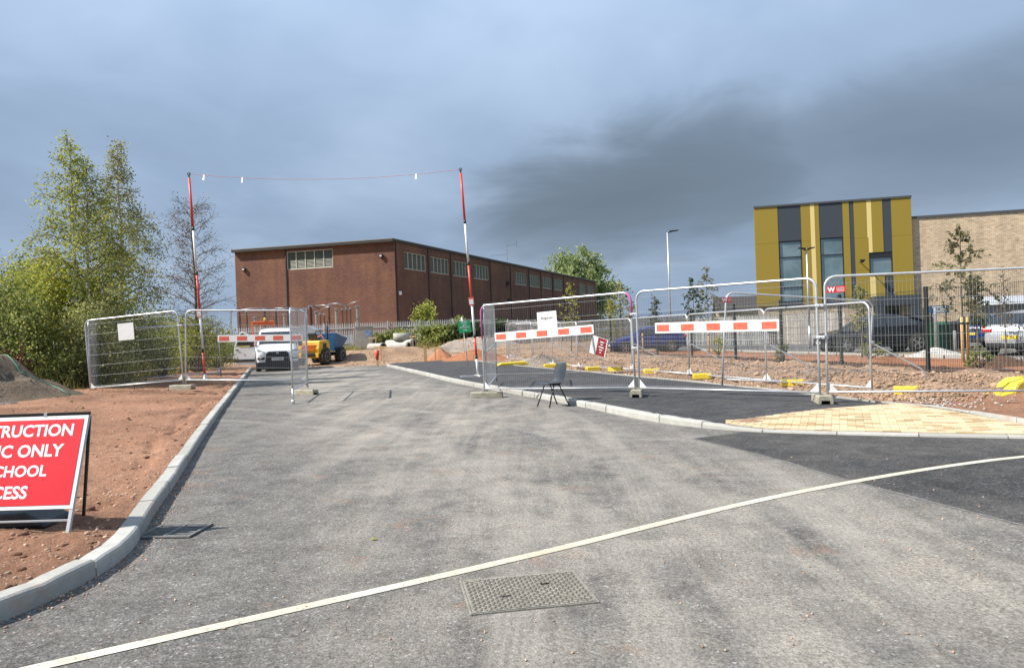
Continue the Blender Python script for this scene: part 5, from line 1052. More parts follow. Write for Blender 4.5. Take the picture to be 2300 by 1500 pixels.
# ------------------------------------------------------------------ vehicles
def loft(b_, secs, cap=True):
    """secs: list of (y, [(x,z)...]) half profiles from the bottom centre round to the top centre; mirrored"""
    rows = []
    for y, h in secs: rows.append([(x, y, z) for x, z in h] + [(-x, y, z) for x, z in reversed(h) if x > 1e-6])
    n = len(rows[0]); base = len(b_.v); b_.v += [q for r in rows for q in r]
    for i in range(len(rows) - 1):
        for k in range(n): b_.f.append((base + i * n + k, base + i * n + (k + 1) % n, base + (i + 1) * n + (k + 1) % n, base + (i + 1) * n + k))
    if cap: b_.f.append(tuple(base + k for k in range(n))[::-1]); b_.f.append(tuple(base + (len(rows) - 1) * n + k for k in range(n)))
    return b_
def wheel(parent, x, y, r, w, side, spokes=5, rimmat='rim', lug=False):
    M = Matrix.Rotation(R(90), 3, 'Y')
    t_ = MB(); t_.lathe([(r * 0.62, -w / 2), (r * 0.93, -w / 2), (r, -w * 0.36), (r, w * 0.36), (r * 0.93, w / 2), (r * 0.62, w / 2)], 24, (0, 0, 0), M)
    if lug:
        for k in range(20):
            a = k * 2 * math.pi / 20
            for s_ in (-1, 1): t_.box(Vector((s_ * w * 0.24, math.cos(a + s_ * 0.08) * r * 1.0, math.sin(a + s_ * 0.08) * r * 1.0)), (w * 0.5, 0.06, 0.05), M=Matrix.Rotation(a + s_ * 0.08, 3, 'X') @ Matrix.Rotation(s_ * R(28), 3, 'Z'))
    o = t_.build('wheel', 'rubber', parent, True, loc=(x, y, r))
    rb = MB().lathe([(r * 0.60, side * w * 0.30), (r * 0.64, side * w * 0.46), (r * 0.64, side * w * 0.50)], 24, (0, 0, 0), M) if False else MB()
    for k in range(spokes):
        a = k * 2 * math.pi / spokes; q = Vector((side * w * 0.44, math.cos(a) * r * 0.6, math.sin(a) * r * 0.6)); rb.bar(Vector((side * w * 0.46, 0, 0)), q, r * 0.13, 0.03, (1, 0, 0))
    ring = [Vector((side * w * 0.45, math.cos(a) * r * 0.62, math.sin(a) * r * 0.62)) for a in np.linspace(0, 2 * math.pi, 21)[:-1]]
    rb.tube(ring, r * 0.045, 6, closed=True); rb.lathe([(r * 0.12, side * w * 0.30), (r * 0.12, side * w * 0.50)] if side > 0 else [(r * 0.12, side * w * 0.50), (r * 0.12, side * w * 0.30)], 12, (0, 0, 0), M)
    rb.build('rim', rimmat, o)
    MB().lathe([(r * 0.60, -w * 0.05), (r * 0.60, w * 0.05)], 20, (side * w * 0.25, 0, 0), M).build('brake_disc', 'black_metal', o)
    return o
def car(name, label, loc, rz, L, Wd, H, wb, paint, prof, belt, r=0.34, windows=None, ws=None, rw=None, rear='lamp_red', group='cars parked at the school', cladding=True, plate='plate_yellow'):
    """prof: list of (y fraction, top z); belt: z of the waist. Front at -y"""
    t_ = thing(name, label, 'car', loc, rz, group); hw = Wd / 2; secs = []
    for f, z in prof:
        y = (f - 0.5) * L; ed = 1 - 0.16 * max(0, (abs(f - 0.5) - 0.36) / 0.14) ** 2; h = hw * ed
        zb = 0.22 if 0.06 < f < 0.94 else 0.30; zbel = min(belt, z - 0.02); g = max(0.0, z - belt)
        ti = h * (0.97 - 0.24 * min(1, g / 0.5)) if g > 0.03 else h * 0.93
        secs.append((y, [(0, zb), (h * 0.90, zb), (h * 0.985, zb + 0.12), (h, zb + 0.32), (h * 0.975, zbel), (ti, max(z - 0.05, zbel + 0.005)), (ti * 0.85, z - 0.004), (0, z + 0.02)]))
    loft(MB(), secs).build('body', paint, t_, True, sub=1)
    def xs(y, z):
        f = y / L + 0.5; top = np.interp(f, [q[0] for q in prof], [q[1] for q in prof]); g = max(0.0, top - belt); ti = hw * (0.97 - 0.24 * min(1, g / 0.5)); k = np.clip((z - belt) / max(0.05, top - 0.05 - belt), 0, 1); return float(hw * 0.975 + (ti - hw * 0.975) * k) + 0.006
    for s_ in (-1, 1):
        for wn in windows:
            pts = [(s_ * xs((f - 0.5) * L, z), (f - 0.5) * L, z) for f, z in wn]; MB().poly(pts if s_ > 0 else pts[::-1]).build('side_window', 'glass_dark', t_)
        for f in (0.5 - wb / L / 2 - 0.02, 0.5 + wb / L / 2 - 0.02):
            y = (f - 0.5) * L; MB().lathe([(r * 1.17, -0.02), (r * 1.17, 0.03)], 24, (s_ * (hw - 0.02), y, r), Matrix.Rotation(R(90), 3, 'Y')).build('wheel_arch', 'black_plastic', t_)
            wheel(t_, s_ * (hw - 0.085), y, r, 0.23, s_)
        if cladding: MB().box((s_ * (hw - 0.03), -0.02 * L, 0.30), (0.07, wb - 2.2 * r, 0.13)).build('sill', 'black_plastic', t_)
        MB().prism([(s_ * (hw + 0.0), -L * 0.5 + ws[0][0] * L + 0.32, belt + 0.03), (s_ * (hw + 0.17), -L * 0.5 + ws[0][0] * L + 0.34, belt + 0.04), (s_ * (hw + 0.17), -L * 0.5 + ws[0][0] * L + 0.34, belt + 0.16), (s_ * hw, -L * 0.5 + ws[0][0] * L + 0.32, belt + 0.14)], (0, 0.09, 0)).build('mirror', paint, t_)
        MB().box((s_ * (hw * 0.70), -L / 2 + 0.10, 0.70), (hw * 0.42, 0.16, 0.13)).build('headlamp', 'lamp_clear', t_, bevel=0.03)
        MB().box((s_ * (hw * 0.76), L / 2 - 0.10, 0.86), (hw * 0.34, 0.16, 0.15)).build('tail_lamp', rear, t_, bevel=0.03)
        for f in (0.40, 0.60): MB().box((s_ * (hw + 0.004), (f - 0.5) * L + 0.3, belt - 0.10), (0.02, 0.18, 0.03)).build('door_handle', paint, t_)
    for nm, (p, q) in (('windscreen', ws), ('rear_window', rw)):
        o = -0.012 if nm == 'windscreen' else 0.012; tw = hw * 0.70; bw_ = hw * 0.86
        y0, z0, y1, z1 = (p[0] - 0.5) * L, p[1], (q[0] - 0.5) * L, q[1]
        MB().grid([[(bw_ * k, y0 + o + (0.05 * (1 - k * k)) * (-1 if o < 0 else 1), z0 + 0.015) for k in (-1, -.5, 0, .5, 1)], [(tw * k, y1 + o + (0.03 * (1 - k * k)) * (-1 if o < 0 else 1), z1 + 0.02) for k in (-1, -.5, 0, .5, 1)]]).build(nm, 'glass_dark', t_, True)
    MB().box((0, -L / 2 + 0.02, 0.48), (0.52, 0.05, 0.11)).build('number_plate', 'plate_white', t_); MB().box((0, L / 2 - 0.02, 0.62), (0.52, 0.05, 0.11)).build('number_plate', plate, t_)
    MB().box((0, -L / 2 + 0.06, 0.40), (Wd * 0.72, 0.10, 0.16)).build('grille', 'black_plastic', t_, bevel=0.02); MB().box((0, L / 2 - 0.07, 0.38), (Wd * 0.80, 0.12, 0.18)).build('rear_bumper', 'black_plastic', t_, bevel=0.03)
    return t_
suv = [(0.0, 0.62), (0.02, 0.78), (0.08, 0.88), (0.22, 1.0), (0.27, 1.04), (0.42, 1.52), (0.50, 1.60), (0.60, 1.61), (0.72, 1.53), (0.86, 1.28), (0.95, 1.10), (0.985, 1.0), (1.0, 0.72)]
car('parked_car', 'black coupe-backed car parked in front of the school porch', (15.45, 32.3, 0.08), R(-94), 4.70, 1.88, 1.61, 2.95, 'car_black', suv, 1.02, 0.37, [[(0.33, 1.07), (0.43, 1.45), (0.52, 1.52), (0.52, 1.07)], [(0.535, 1.07), (0.535, 1.52), (0.63, 1.51), (0.72, 1.43), (0.80, 1.22), (0.80, 1.10)]], ((0.27, 1.05), (0.42, 1.51)), ((0.93, 1.12), (0.75, 1.50)))
hat = [(0.0, 0.55), (0.02, 0.70), (0.08, 0.80), (0.22, 0.92), (0.27, 0.97), (0.41, 1.38), (0.50, 1.46), (0.65, 1.46), (0.82, 1.38), (0.93, 1.10), (0.985, 0.95), (1.0, 0.62)]
hwin = [[(0.33, 1.0), (0.42, 1.33), (0.55, 1.38), (0.55, 1.0)], [(0.565, 1.0), (0.565, 1.38), (0.72, 1.36), (0.82, 1.25), (0.84, 1.02)]]
car('parked_car', 'bright blue car parked facing left behind the back row fence', (7.5, 42.4, 0.10), R(-86), 4.20, 1.78, 1.46, 2.6, 'car_blue', hat, 0.96, 0.32, hwin, ((0.27, 0.98), (0.41, 1.37)), ((0.95, 1.02), (0.83, 1.36)))
car('parked_car', 'navy hatchback parked behind the silver car, tail lamps showing', (21.6, 34.2, 0.08), R(125), 4.1, 1.76, 1.46, 2.55, 'car_navy', hat, 0.96, 0.32, hwin, ((0.27, 0.98), (0.41, 1.37)), ((0.95, 1.02), (0.83, 1.36)))
car('parked_car', 'silver hatchback at the right picture edge', (18.3, 26.6, 0.08), R(128), 4.3, 1.82, 1.52, 2.6, 'car_silver', [(f, z * 1.04) for f, z in hat], 0.99, 0.33, [[(f, z * 1.04) for f, z in w] for w in hwin], ((0.27, 1.02), (0.41, 1.42)), ((0.95, 1.06), (0.83, 1.41)))

# van ------------------------------------------------------------------------
vn = thing('panel_van', 'white panel van with its driver side door swung open', 'van', (-11.65, 37.5, 0.0), R(17.5))
def vs(y, zb, zbel, zt, w, wt): return (y, [(0, zb), (w * 0.86, zb), (w * 0.97, zb + 0.15), (w, zb + 0.45), (w * 0.985, zbel), (wt, max(zt - 0.10, zbel + 0.01)), (wt * 0.86, zt - 0.01), (0, zt + 0.02)])
loft(MB(), [vs(-0.02, 0.30, 0.70, 0.86, 0.84, 0.74), vs(0.06, 0.22, 0.86, 0.99, 0.93, 0.84), vs(0.30, 0.20, 0.98, 1.10, 0.98, 0.88), vs(0.75, 0.20, 1.08, 1.22, 0.99, 0.90), vs(0.92, 0.20, 1.12, 1.28, 0.99, 0.90), vs(1.50, 0.20, 1.15, 1.86, 0.99, 0.80), vs(1.85, 0.20, 1.15, 1.98, 0.99, 0.82), vs(3.0, 0.20, 1.15, 2.0, 0.99, 0.86), vs(4.8, 0.22, 1.15, 1.98, 0.98, 0.86), vs(4.95, 0.26, 1.1, 1.90, 0.94, 0.82)]).build('body', 'van_white', vn, True, sub=2)
MB().grid([[(0.84 * k, 0.86 - 0.10 * (1 - k * k), 1.245) for k in np.linspace(-1, 1, 9)], [(0.80 * k, 1.14 - 0.09 * (1 - k * k), 1.53) for k in np.linspace(-1, 1, 9)], [(0.72 * k, 1.40 - 0.07 * (1 - k * k), 1.80) for k in np.linspace(-1, 1, 9)]]).build('windscreen', 'glass_dark', vn, True)
MB().prism([(-0.52, -0.055, 0.80), (-0.42, -0.06, 0.90), (0.42, -0.06, 0.90), (0.52, -0.055, 0.80), (0.56, -0.05, 0.44), (-0.56, -0.05, 0.44)], (0, 0.16, 0)).build('grille', 'black_plastic', vn, bevel=0.02)
gb = MB()
for i in range(4): gb.box((0, -0.068, 0.60 + 0.07 * i), (0.92 - 0.03 * i, 0.02, 0.018))
gb.build('grille_bars', 'black_metal', vn)
MB().prism([(-0.93, -0.03, 0.44), (0.93, -0.03, 0.44), (0.95, -0.03, 0.22), (0.80, -0.03, 0.12), (-0.80, -0.03, 0.12), (-0.95, -0.03, 0.22)], (0, 0.22, 0)).build('bumper', 'black_plastic', vn, bevel=0.03)
for s_ in (-1, 1):
    MB().prism([(s_ * 0.56, -0.02, 0.66), (s_ * 0.60, -0.02, 0.52), (s_ * 0.93, 0.03, 0.56), (s_ * 0.90, 0.03, 0.64)], (0, 0.1, 0)).build('fog_lamp_recess', 'black_plastic', vn)
    MB().prism([(s_ * 0.55, -0.005, 0.88), (s_ * 0.62, -0.01, 0.80), (s_ * 0.90, 0.09, 0.86), (s_ * 0.93, 0.14, 1.02), (s_ * 0.86, 0.10, 1.02)], (0, 0.12, 0)).build('headlamp', 'lamp_clear', vn, bevel=0.015)
    for y in (0.80, 3.75): MB().lathe([(0.40, -0.02), (0.40, 0.025)], 22, (s_ * 0.965, y, 0.34), Matrix.Rotation(R(90), 3, 'Y')).build('wheel_arch', 'black_plastic', vn); wheel(vn, s_ * 0.88, y, 0.34, 0.24, s_)
MB().prism([(0.985, 1.05, 1.2), (0.975, 1.25, 1.72), (0.94, 1.95, 1.76), (0.99, 1.95, 1.2)], (0.012, 0, 0)).build('side_window', 'glass_dark', vn)
MB().box((1.09, 1.0, 1.24), (0.2, 0.1, 0.26)).build('mirror', 'black_plastic', vn, bevel=0.03)
pl = MB().box((0, -0.085, 0.56), (0.54, 0.012, 0.12)).build('number_plate', 'plate_white', vn)
text('plate_letters', 'WX23 JMU', 0.105, 'black_metal', pl, (0, -0.093, 0.56), (R(90), 0, 0), 0.001, sx=0.95)
MB().lathe([(0.075, -0.006), (0.075, 0.006)], 16, (0, -0.075, 0.83), Matrix.Rotation(R(90), 3, 'X') @ Matrix.Scale(0.5, 3, (0, 1, 0))).build('badge', 'rim', vn)
vn.scale = (1.04, 1.04, 1.10)
# open door: hinged at the front pillar, swung out to the picture left
dr = MB().prism([(0, 0, 0.30), (0.95, 0, 0.34), (1.0, 0, 0.9), (0.98, 0, 1.18), (0.72, 0, 1.78), (0.60, 0, 1.86), (0.30, 0, 1.72), (0.02, 0, 1.22)], (0, 0.09, 0)).build('front_door', 'van_white', vn, bevel=0.02, loc=(-0.99, 0.86, 0), rot=(0, 0, R(166)))
for y in (0.094, -0.006): MB().prism([(0.10, y, 1.22), (0.90, y, 1.2), (0.68, y, 1.72), (0.58, y, 1.78), (0.34, y, 1.64)], (0, 0.004, 0)).build('door_glass', 'glass_dark', dr)
MB().box((0.5, 0.096, 0.52), (0.94, 0.02, 0.13)).build('rubbing_strip', 'black_plastic', dr); MB().box((0.86, 0.10, 1.02), (0.14, 0.03, 0.035)).build('door_handle', 'black_plastic', dr)
MB().box((0.12, 0.19, 1.27), (0.20, 0.12, 0.26)).build('mirror', 'black_plastic', dr, bevel=0.03)
MB().add([(0.45, 0.097, 0.72), (0.50, 0.097, 0.86), (0.55, 0.097, 0.72), (0.53, 0.097, 0.72), (0.50, 0.097, 0.81), (0.47, 0.097, 0.72)], [(0, 5, 4, 1), (1, 4, 3, 2)]).build('door_emblem', 'red_film', dr)
MB().box((0.45, 0.0965, 1.17), (0.6, 0.006, 0.05)).build('yellow_trim', 'plate_yellow', dr)

# dumper -----------------------------------------------------------------------
dp = thing('site_dumper', 'yellow and blue site dumper parked behind the van', 'dumper', (-11.75, 46.5, 0.02), R(166))
# local: -y is the skip end (front), +y the yellow engine end
MB().prism([(-0.75, 0.25, 0.62), (-0.75, 1.55, 0.62), (-0.75, 1.62, 0.95), (-0.75, 1.50, 1.42), (-0.75, 0.45, 1.45), (-0.75, 0.25, 1.2)], (1.5, 0, 0)).build('engine_cover', 'dumper_yellow', dp, bevel=0.06)
MB().box((0, 0.2, 0.58), (0.9, 2.9, 0.22)).build('chassis', 'black_metal', dp, bevel=0.02)
MB().box((0, 1.52, 0.55), (1.35, 0.18, 0.28)).build('counterweight', 'dumper_yellow', dp, bevel=0.03)
for i in range(5): MB().box((0.0, 1.63 - 0.0 * i, 0.86 + i * 0.10), (0.9, 0.04, 0.035)).build('grille_slot', 'orange_paint', dp)
for s_ in (-1, 1): MB().box((s_ * 0.755, 0.95, 1.12), (0.02, 0.42, 0.30)).build('side_vent', 'black_metal', dp)
sk = [(-0.85, -1.75, 1.62), (-0.85, -0.15, 1.78), (-0.85, -0.30, 0.80), (-0.85, -1.25, 0.80)]
o = MB().add([(-0.85, -1.80, 1.50), (0.85, -1.80, 1.50), (0.92, -0.12, 1.82), (-0.92, -0.12, 1.82), (-0.62, -1.25, 0.82), (0.62, -1.25, 0.82), (0.66, -0.30, 0.80), (-0.66, -0.30, 0.80)], [(0, 1, 5, 4), (1, 2, 6, 5), (2, 3, 7, 6), (3, 0, 4, 7), (4, 5, 6, 7)]).build('skip', 'dumper_blue', dp)
md = o.modifiers.new('solid', 'SOLIDIFY'); md.thickness = 0.04
MB().tube([(-0.92, -0.12, 1.83), (-0.86, -1.82, 1.51), (0.86, -1.82, 1.51), (0.92, -0.12, 1.83)], 0.035, 8, closed=True).build('skip_rim', 'dumper_blue', dp, True)
MB().prism([(-0.28, 0.55, 1.46), (-0.28, 0.98, 1.46), (-0.28, 1.10, 1.88), (-0.28, 1.0, 1.9), (-0.28, 0.88, 1.58), (-0.28, 0.55, 1.56)], (0.56, 0, 0)).build('seat', 'black_plastic', dp, bevel=0.04)
MB().tube([(0, 0.18, 1.2), (0, 0.30, 1.85)], 0.03, 8).tube([(0.19 * math.cos(k), 0.32 + 0.06 * math.sin(k), 1.86 + 0.18 * math.sin(k)) for k in np.linspace(0, 6.283, 15)[:-1]], 0.016, 6, closed=True).build('steering_wheel', 'black_metal', dp, True)
MB().tube([(-0.6, 0.32, 1.3), (-0.6, 0.25, 2.15), (-0.58, 0.2, 2.55)], 0.04, 8).build('roll_bar', 'black_metal', dp, True); MB().tube([(-0.55, 0.5, 1.4), (-0.2, 0.3, 1.75), (0.5, 0.45, 1.42)], 0.03, 8).build('hand_rail', 'orange_paint', dp, True)
for y, k in ((-0.95, 0), (1.05, 1)):
    for s_ in (-1, 1): wheel(dp, s_ * 0.80, y, 0.47, 0.36, s_, 6, 'dumper_yellow' if False else 'galv_dark', True)
MB().bar((-0.2, -1.9, 1.05), (-0.5, -3.0, 1.12), 0.16, 0.05).bar((0.25, -1.8, 0.98), (0.1, -3.2, 0.92), 0.16, 0.05).build('plank_load', 'timber_grey', dp)
# orange framed roller further back
rl = thing('site_roller', 'small machine with an orange roll frame and yellow beacon behind the van', 'roller', (-16.6, 50.5, 0.35), R(10))
MB().box((0, 0.3, 0.75), (1.0, 1.9, 0.6)).build('body', 'orange_paint', rl, bevel=0.05)
for y in (-0.75, 1.25): MB().lathe([(0.40, -0.5), (0.42, -0.48), (0.42, 0.48), (0.40, 0.5)], 22, (0, y, 0.42), Matrix.Rotation(R(90), 3, 'Y')).build('drum', 'galv_dark', rl, True)
MB().tube([(-0.68, 0.2, 0.6), (-0.68, 0.2, 2.5), (0.68, 0.2, 2.5), (0.68, 0.2, 0.6)], 0.055, 8).bar((-0.66, 0.2, 2.36), (0.66, 0.2, 2.36), 0.06, 0.2).build('roll_frame', 'orange_paint', rl)
MB().lathe([(0.07, 2.56), (0.08, 2.62), (0.07, 2.74), (0.03, 2.77)], 12, (0.12, 0.2, 0)).build('beacon', 'plate_yellow', rl, True); MB().box((0, 0.5, 1.25), (0.5, 0.5, 0.4)).build('seat', 'black_plastic', rl, bevel=0.04)
# concrete pipes and rings ----------------------------------------------------
def pipe(label, p, q, r, mat='concrete_pale', group='concrete drain pipes'):
    p, q = Vector(p), Vector(q); L = (q - p).length; d = (q - p).normalized(); M = d.to_track_quat('Z', 'Y').to_matrix(); t_ = thing('concrete_pipe', label, 'pipe', p, group=group)
    MB().lathe([(r * 0.80, 0.0), (r, 0.0), (r, L - 0.25), (r * 1.12, L - 0.2), (r * 1.12, L), (r * 0.82, L), (r * 0.80, 0.02)], 24, (0, 0, 0), M).build('barrel', mat, t_, True)
    MB().lathe([(r * 0.79, -0.004), (r * 0.79, 0.004)], 24, (0, 0, 0), M).build('bore_shade_disc', 'hollow_shade_black', t_); MB().lathe([(r * 0.80, L - 0.002), (r * 0.80, L + 0.006)], 24, (0, 0, 0), M).build('bore_shade_disc', 'hollow_shade_black', t_)  # black discs across both ends paint the shade inside the pipe
pipe('grey concrete pipe lying on the grass left of the van', (-15.35, 40.6, 0.72), (-14.4, 40.0, 0.70), 0.27)
z = sz(-8.5, 51); pipe('short dark-mouthed concrete pipe by the orange topped post', (-9.7, 51.5, z + 0.32), (-8.55, 50.2, z + 0.32), 0.22)
pipe('long pale concrete pipe below the manhole ring', (-8.7, 52.6, z + 0.42), (-6.75, 51.8, z + 0.42), 0.30)
pipe('long pale concrete pipe, front one under the ring', (-8.6, 51.9, z + 0.28), (-7.0, 51.2, z + 0.28), 0.24)
t_ = thing('manhole_ring', 'pale concrete manhole ring resting on the pipes', 'manhole ring', (-7.6, 52.4, z + 0.68)); MB().lathe([(0.52, 0), (0.62, 0), (0.62, 0.5), (0.52, 0.5), (0.52, 0.02)], 28).build('ring', 'concrete_pale', t_, True)
# posts, profile boards, green sign -------------------------------------------
t_ = thing('marker_post', 'wooden post with an orange red sleeve at the kerb end', 'post', (-7.1, 39.65, -0.02)); MB().box((0, 0, 0.35), (0.09, 0.09, 0.75)).build('post', 'timber', t_, bevel=0.006)
MB().lathe([(0.075, 0.36), (0.10, 0.62), (0.115, 0.84), (0.06, 0.85)], 12).build('sleeve', 'pole_red', t_, True)
def profile(label, x, y, h, w, rz=0.0, two=False):
    z = sz(x, y) - 0.05 if y > 41 else -0.02; t_ = thing('profile_board', label, 'profile board', (x, y, z), rz, 'timber profile boards on the site')
    for dx in ((-w / 2 + 0.06, w / 2 - 0.06) if two else (0,)): MB().box((dx, 0.03, h / 2), (0.05, 0.05, h)).build('stake', 'timber', t_)
    MB().box((0, 0, h - 0.05), (w, 0.022, 0.10)).build('crossboard', 'timber_stake', t_)
profile('timber profile board standing left of the thick post', -8.0, 46.0, 0.95, 0.8); profile('timber profile board right of the manhole ring', -6.7, 51.0, 1.0, 0.42); profile('timber profile board fixed beside the thick post', -4.25, 41.5, 0.95, 0.62)
profile('timber profile board in front of the gravel heap', -3.2, 50.0, 1.0, 0.48); profile('timber profile board standing before the concrete cabinet', -10.8, 58.5, 1.2, 0.6, 0, True)
for lab, x, y, h in (('thick orange brown wooden post on the site ground', -4.72, 40.8, 0.98), ('thin dark stake in front of the orange heap', -2.05, 38.9, 0.4), ('thin red tipped stake by the gravel heap', -2.6, 45.0, 0.85)):
    z = sz(x, y) if y > 41 else 0.0; t_ = thing('timber_stake', lab, 'stake', (x, y, z - 0.03)); w = 0.15 if h > 0.9 else 0.035; MB().box((0, 0, h / 2), (w, w, h)).build('post', 'timber', t_, bevel=0.005)
    if 'red' in lab: MB().box((0, 0, h - 0.06), (w * 1.25, w * 1.25, 0.14)).build('painted_tip', 'pole_red', t_)
gs = thing('site_entrance_sign', 'green site entrance sign with white arrow on a thin pole', 'sign', (-1.97, 33.0, 0.05), rot=(0, R(-5), R(6)))
MB().tube([(0, 0.03, 0), (0, 0.03, 2.2)], 0.022, 8).build('pole', 'pole_white', gs, True); MB().box((0.07, 0, 1.76), (0.54, 0.012, 0.50)).build('panel', 'sign_green', gs)
text('lettering', 'SITE', 0.10, 'sign_white', gs, (0.07, -0.008, 1.83), (R(90), 0, 0), 0.003); text('lettering', 'ENTRANCE', 0.085, 'sign_white', gs, (0.07, -0.008, 1.735), (R(90), 0, 0), 0.002)
MB().add([(-0.02, -0.008, 1.60), (0.10, -0.008, 1.60), (0.10, -0.008, 1.57), (0.17, -0.008, 1.615), (0.10, -0.008, 1.66), (0.10, -0.008, 1.63), (-0.02, -0.008, 1.63)], [(0, 1, 5, 6), (2, 3, 4)]).build('arrow', 'sign_white', gs); MB().box((0.07, -0.0075, 1.95), (0.26, 0.003, 0.035)).build('small_print', 'sign_white', gs)
# school street furniture -------------------------------------------------------
for lab, x, y, mt in (('dark green wheelie bin below the blue sign', 17.45, 31.0, 'bin_green'), ('black wheelie bin beside the green one', 18.05, 30.9, 'black_plastic')):
    t_ = thing('wheelie_bin', lab, 'bin', (x, y, 0.08), R(10), 'bins by the school sign'); MB().add([(-.25, -.3, .06), (.25, -.3, .06), (.25, .25, .06), (-.25, .25, .06), (-.31, -.38, 1.05), (.31, -.38, 1.05), (.31, .34, 1.05), (-.31, .34, 1.05)], [(3, 2, 1, 0), (4, 5, 6, 7), (0, 1, 5, 4), (1, 2, 6, 5), (2, 3, 7, 6), (3, 0, 4, 7)]).build('body', mt, t_, bevel=0.03)
    MB().prism([(-.33, -.40, 1.05), (-.33, .38, 1.05), (-.33, .38, 1.16), (-.33, -.2, 1.20), (-.33, -.40, 1.09)], (0.66, 0, 0)).build('lid', mt, t_, bevel=0.02)
    for s_ in (-1, 1): MB().lathe([(0.10, -0.03), (0.10, 0.03)], 14, (s_ * 0.26, 0.32, 0.10), Matrix.Rotation(R(90), 3, 'Y')).build('wheel', 'rubber', t_)
t_ = thing('blue_sign', 'dark blue school direction sign on two black legs', 'sign', (17.0, 30.1, 0.08), R(-12)); MB().box((0, 0, 1.70), (0.74, 0.03, 0.30)).build('panel', 'sign_blue', t_)
for s_ in (-1, 1): MB().box((s_ * 0.26, 0.04, 0.9), (0.05, 0.05, 1.8)).build('leg', 'black_metal', t_)
b_ = MB()
for i, w in enumerate((0.5, 0.42, 0.36)): b_.box((0.0, -0.017, 1.79 - i * 0.085), (w, 0.004, 0.035))
b_.build('lettering', 'sign_white', t_)
for lab, x, y in (('steel bollard in front of the bins', 16.95, 29.0), ('thin steel bollard beside the dark mesh fence post', 16.4, 29.3)):
    t_ = thing('bollard', lab, 'bollard', (x, y, 0.07)); h = 0.85 if 'front' in lab else 1.75; MB().lathe([(0.055, 0), (0.055, h - 0.02), (0.045, h)], 14).build('tube', 'steel_bright', t_, True); MB().lathe([(0.075, 0), (0.075, 0.03)], 14).build('collar', 'steel_bright', t_)
sh = thing('cycle_shelter', 'pale roofed cycle shelter against the buff brick wing', 'shelter', (27.4, 39.0, 0.08), R(-13.5))
rows = [[(x, 2.0 * k - 1.0, 1.95 + 0.45 * math.sin(k * math.pi * 0.55)) for x in (-3.2, 0, 6.2)] for k in np.linspace(0, 1, 9)]
o = MB().grid(rows).build('roof_sheet', 'shelter_sheet', sh, True); md = o.modifiers.new('solid', 'SOLIDIFY'); md.thickness = 0.02
for x in (-3.0, -0.7, 1.6, 3.9, 6.0): MB().tube([(x, 0.95, 0), (x, 0.95, 2.25)], 0.05, 8).build('post', 'galv', sh, True); MB().bar((x, -0.95, 1.92), (x, 0.95, 2.34), 0.06).build('rafter', 'galv', sh)
MB().box((1.5, 1.0, 1.15), (9.0, 0.02, 1.6)).build('back_sheet', 'shelter_sheet', sh)
# ------------------------------------------------------------------ vegetation
def leaf_mesh(name, P, size, mat, elong=1.6, droop=0.0):
    n = len(P); a = RNG.normal(0, 1, (n, 3)); a[:, 2] -= droop; a /= np.linalg.norm(a, axis=1)[:, None]
    b_ = RNG.normal(0, 1, (n, 3)); b_ -= (b_ * a).sum(1)[:, None] * a; b_ /= np.linalg.norm(b_, axis=1)[:, None]
    s_ = (np.asarray(size) * RNG.uniform(0.65, 1.3, n))[:, None]; nn_ = np.cross(a, b_)
    V = np.stack([P - a * s_ * elong * 0.5, P + b_ * s_ * 0.5 + nn_ * s_ * 0.12, P + a * s_ * elong * 0.5, P - b_ * s_ * 0.5 + nn_ * s_ * 0.12], 1)
    return np_mesh(name, V, np.arange(4 * n).reshape(n, 4), mat)
def rv(): v = Vector((random.gauss(0, 1), random.gauss(0, 1), random.gauss(0, 1))); return v.normalized()
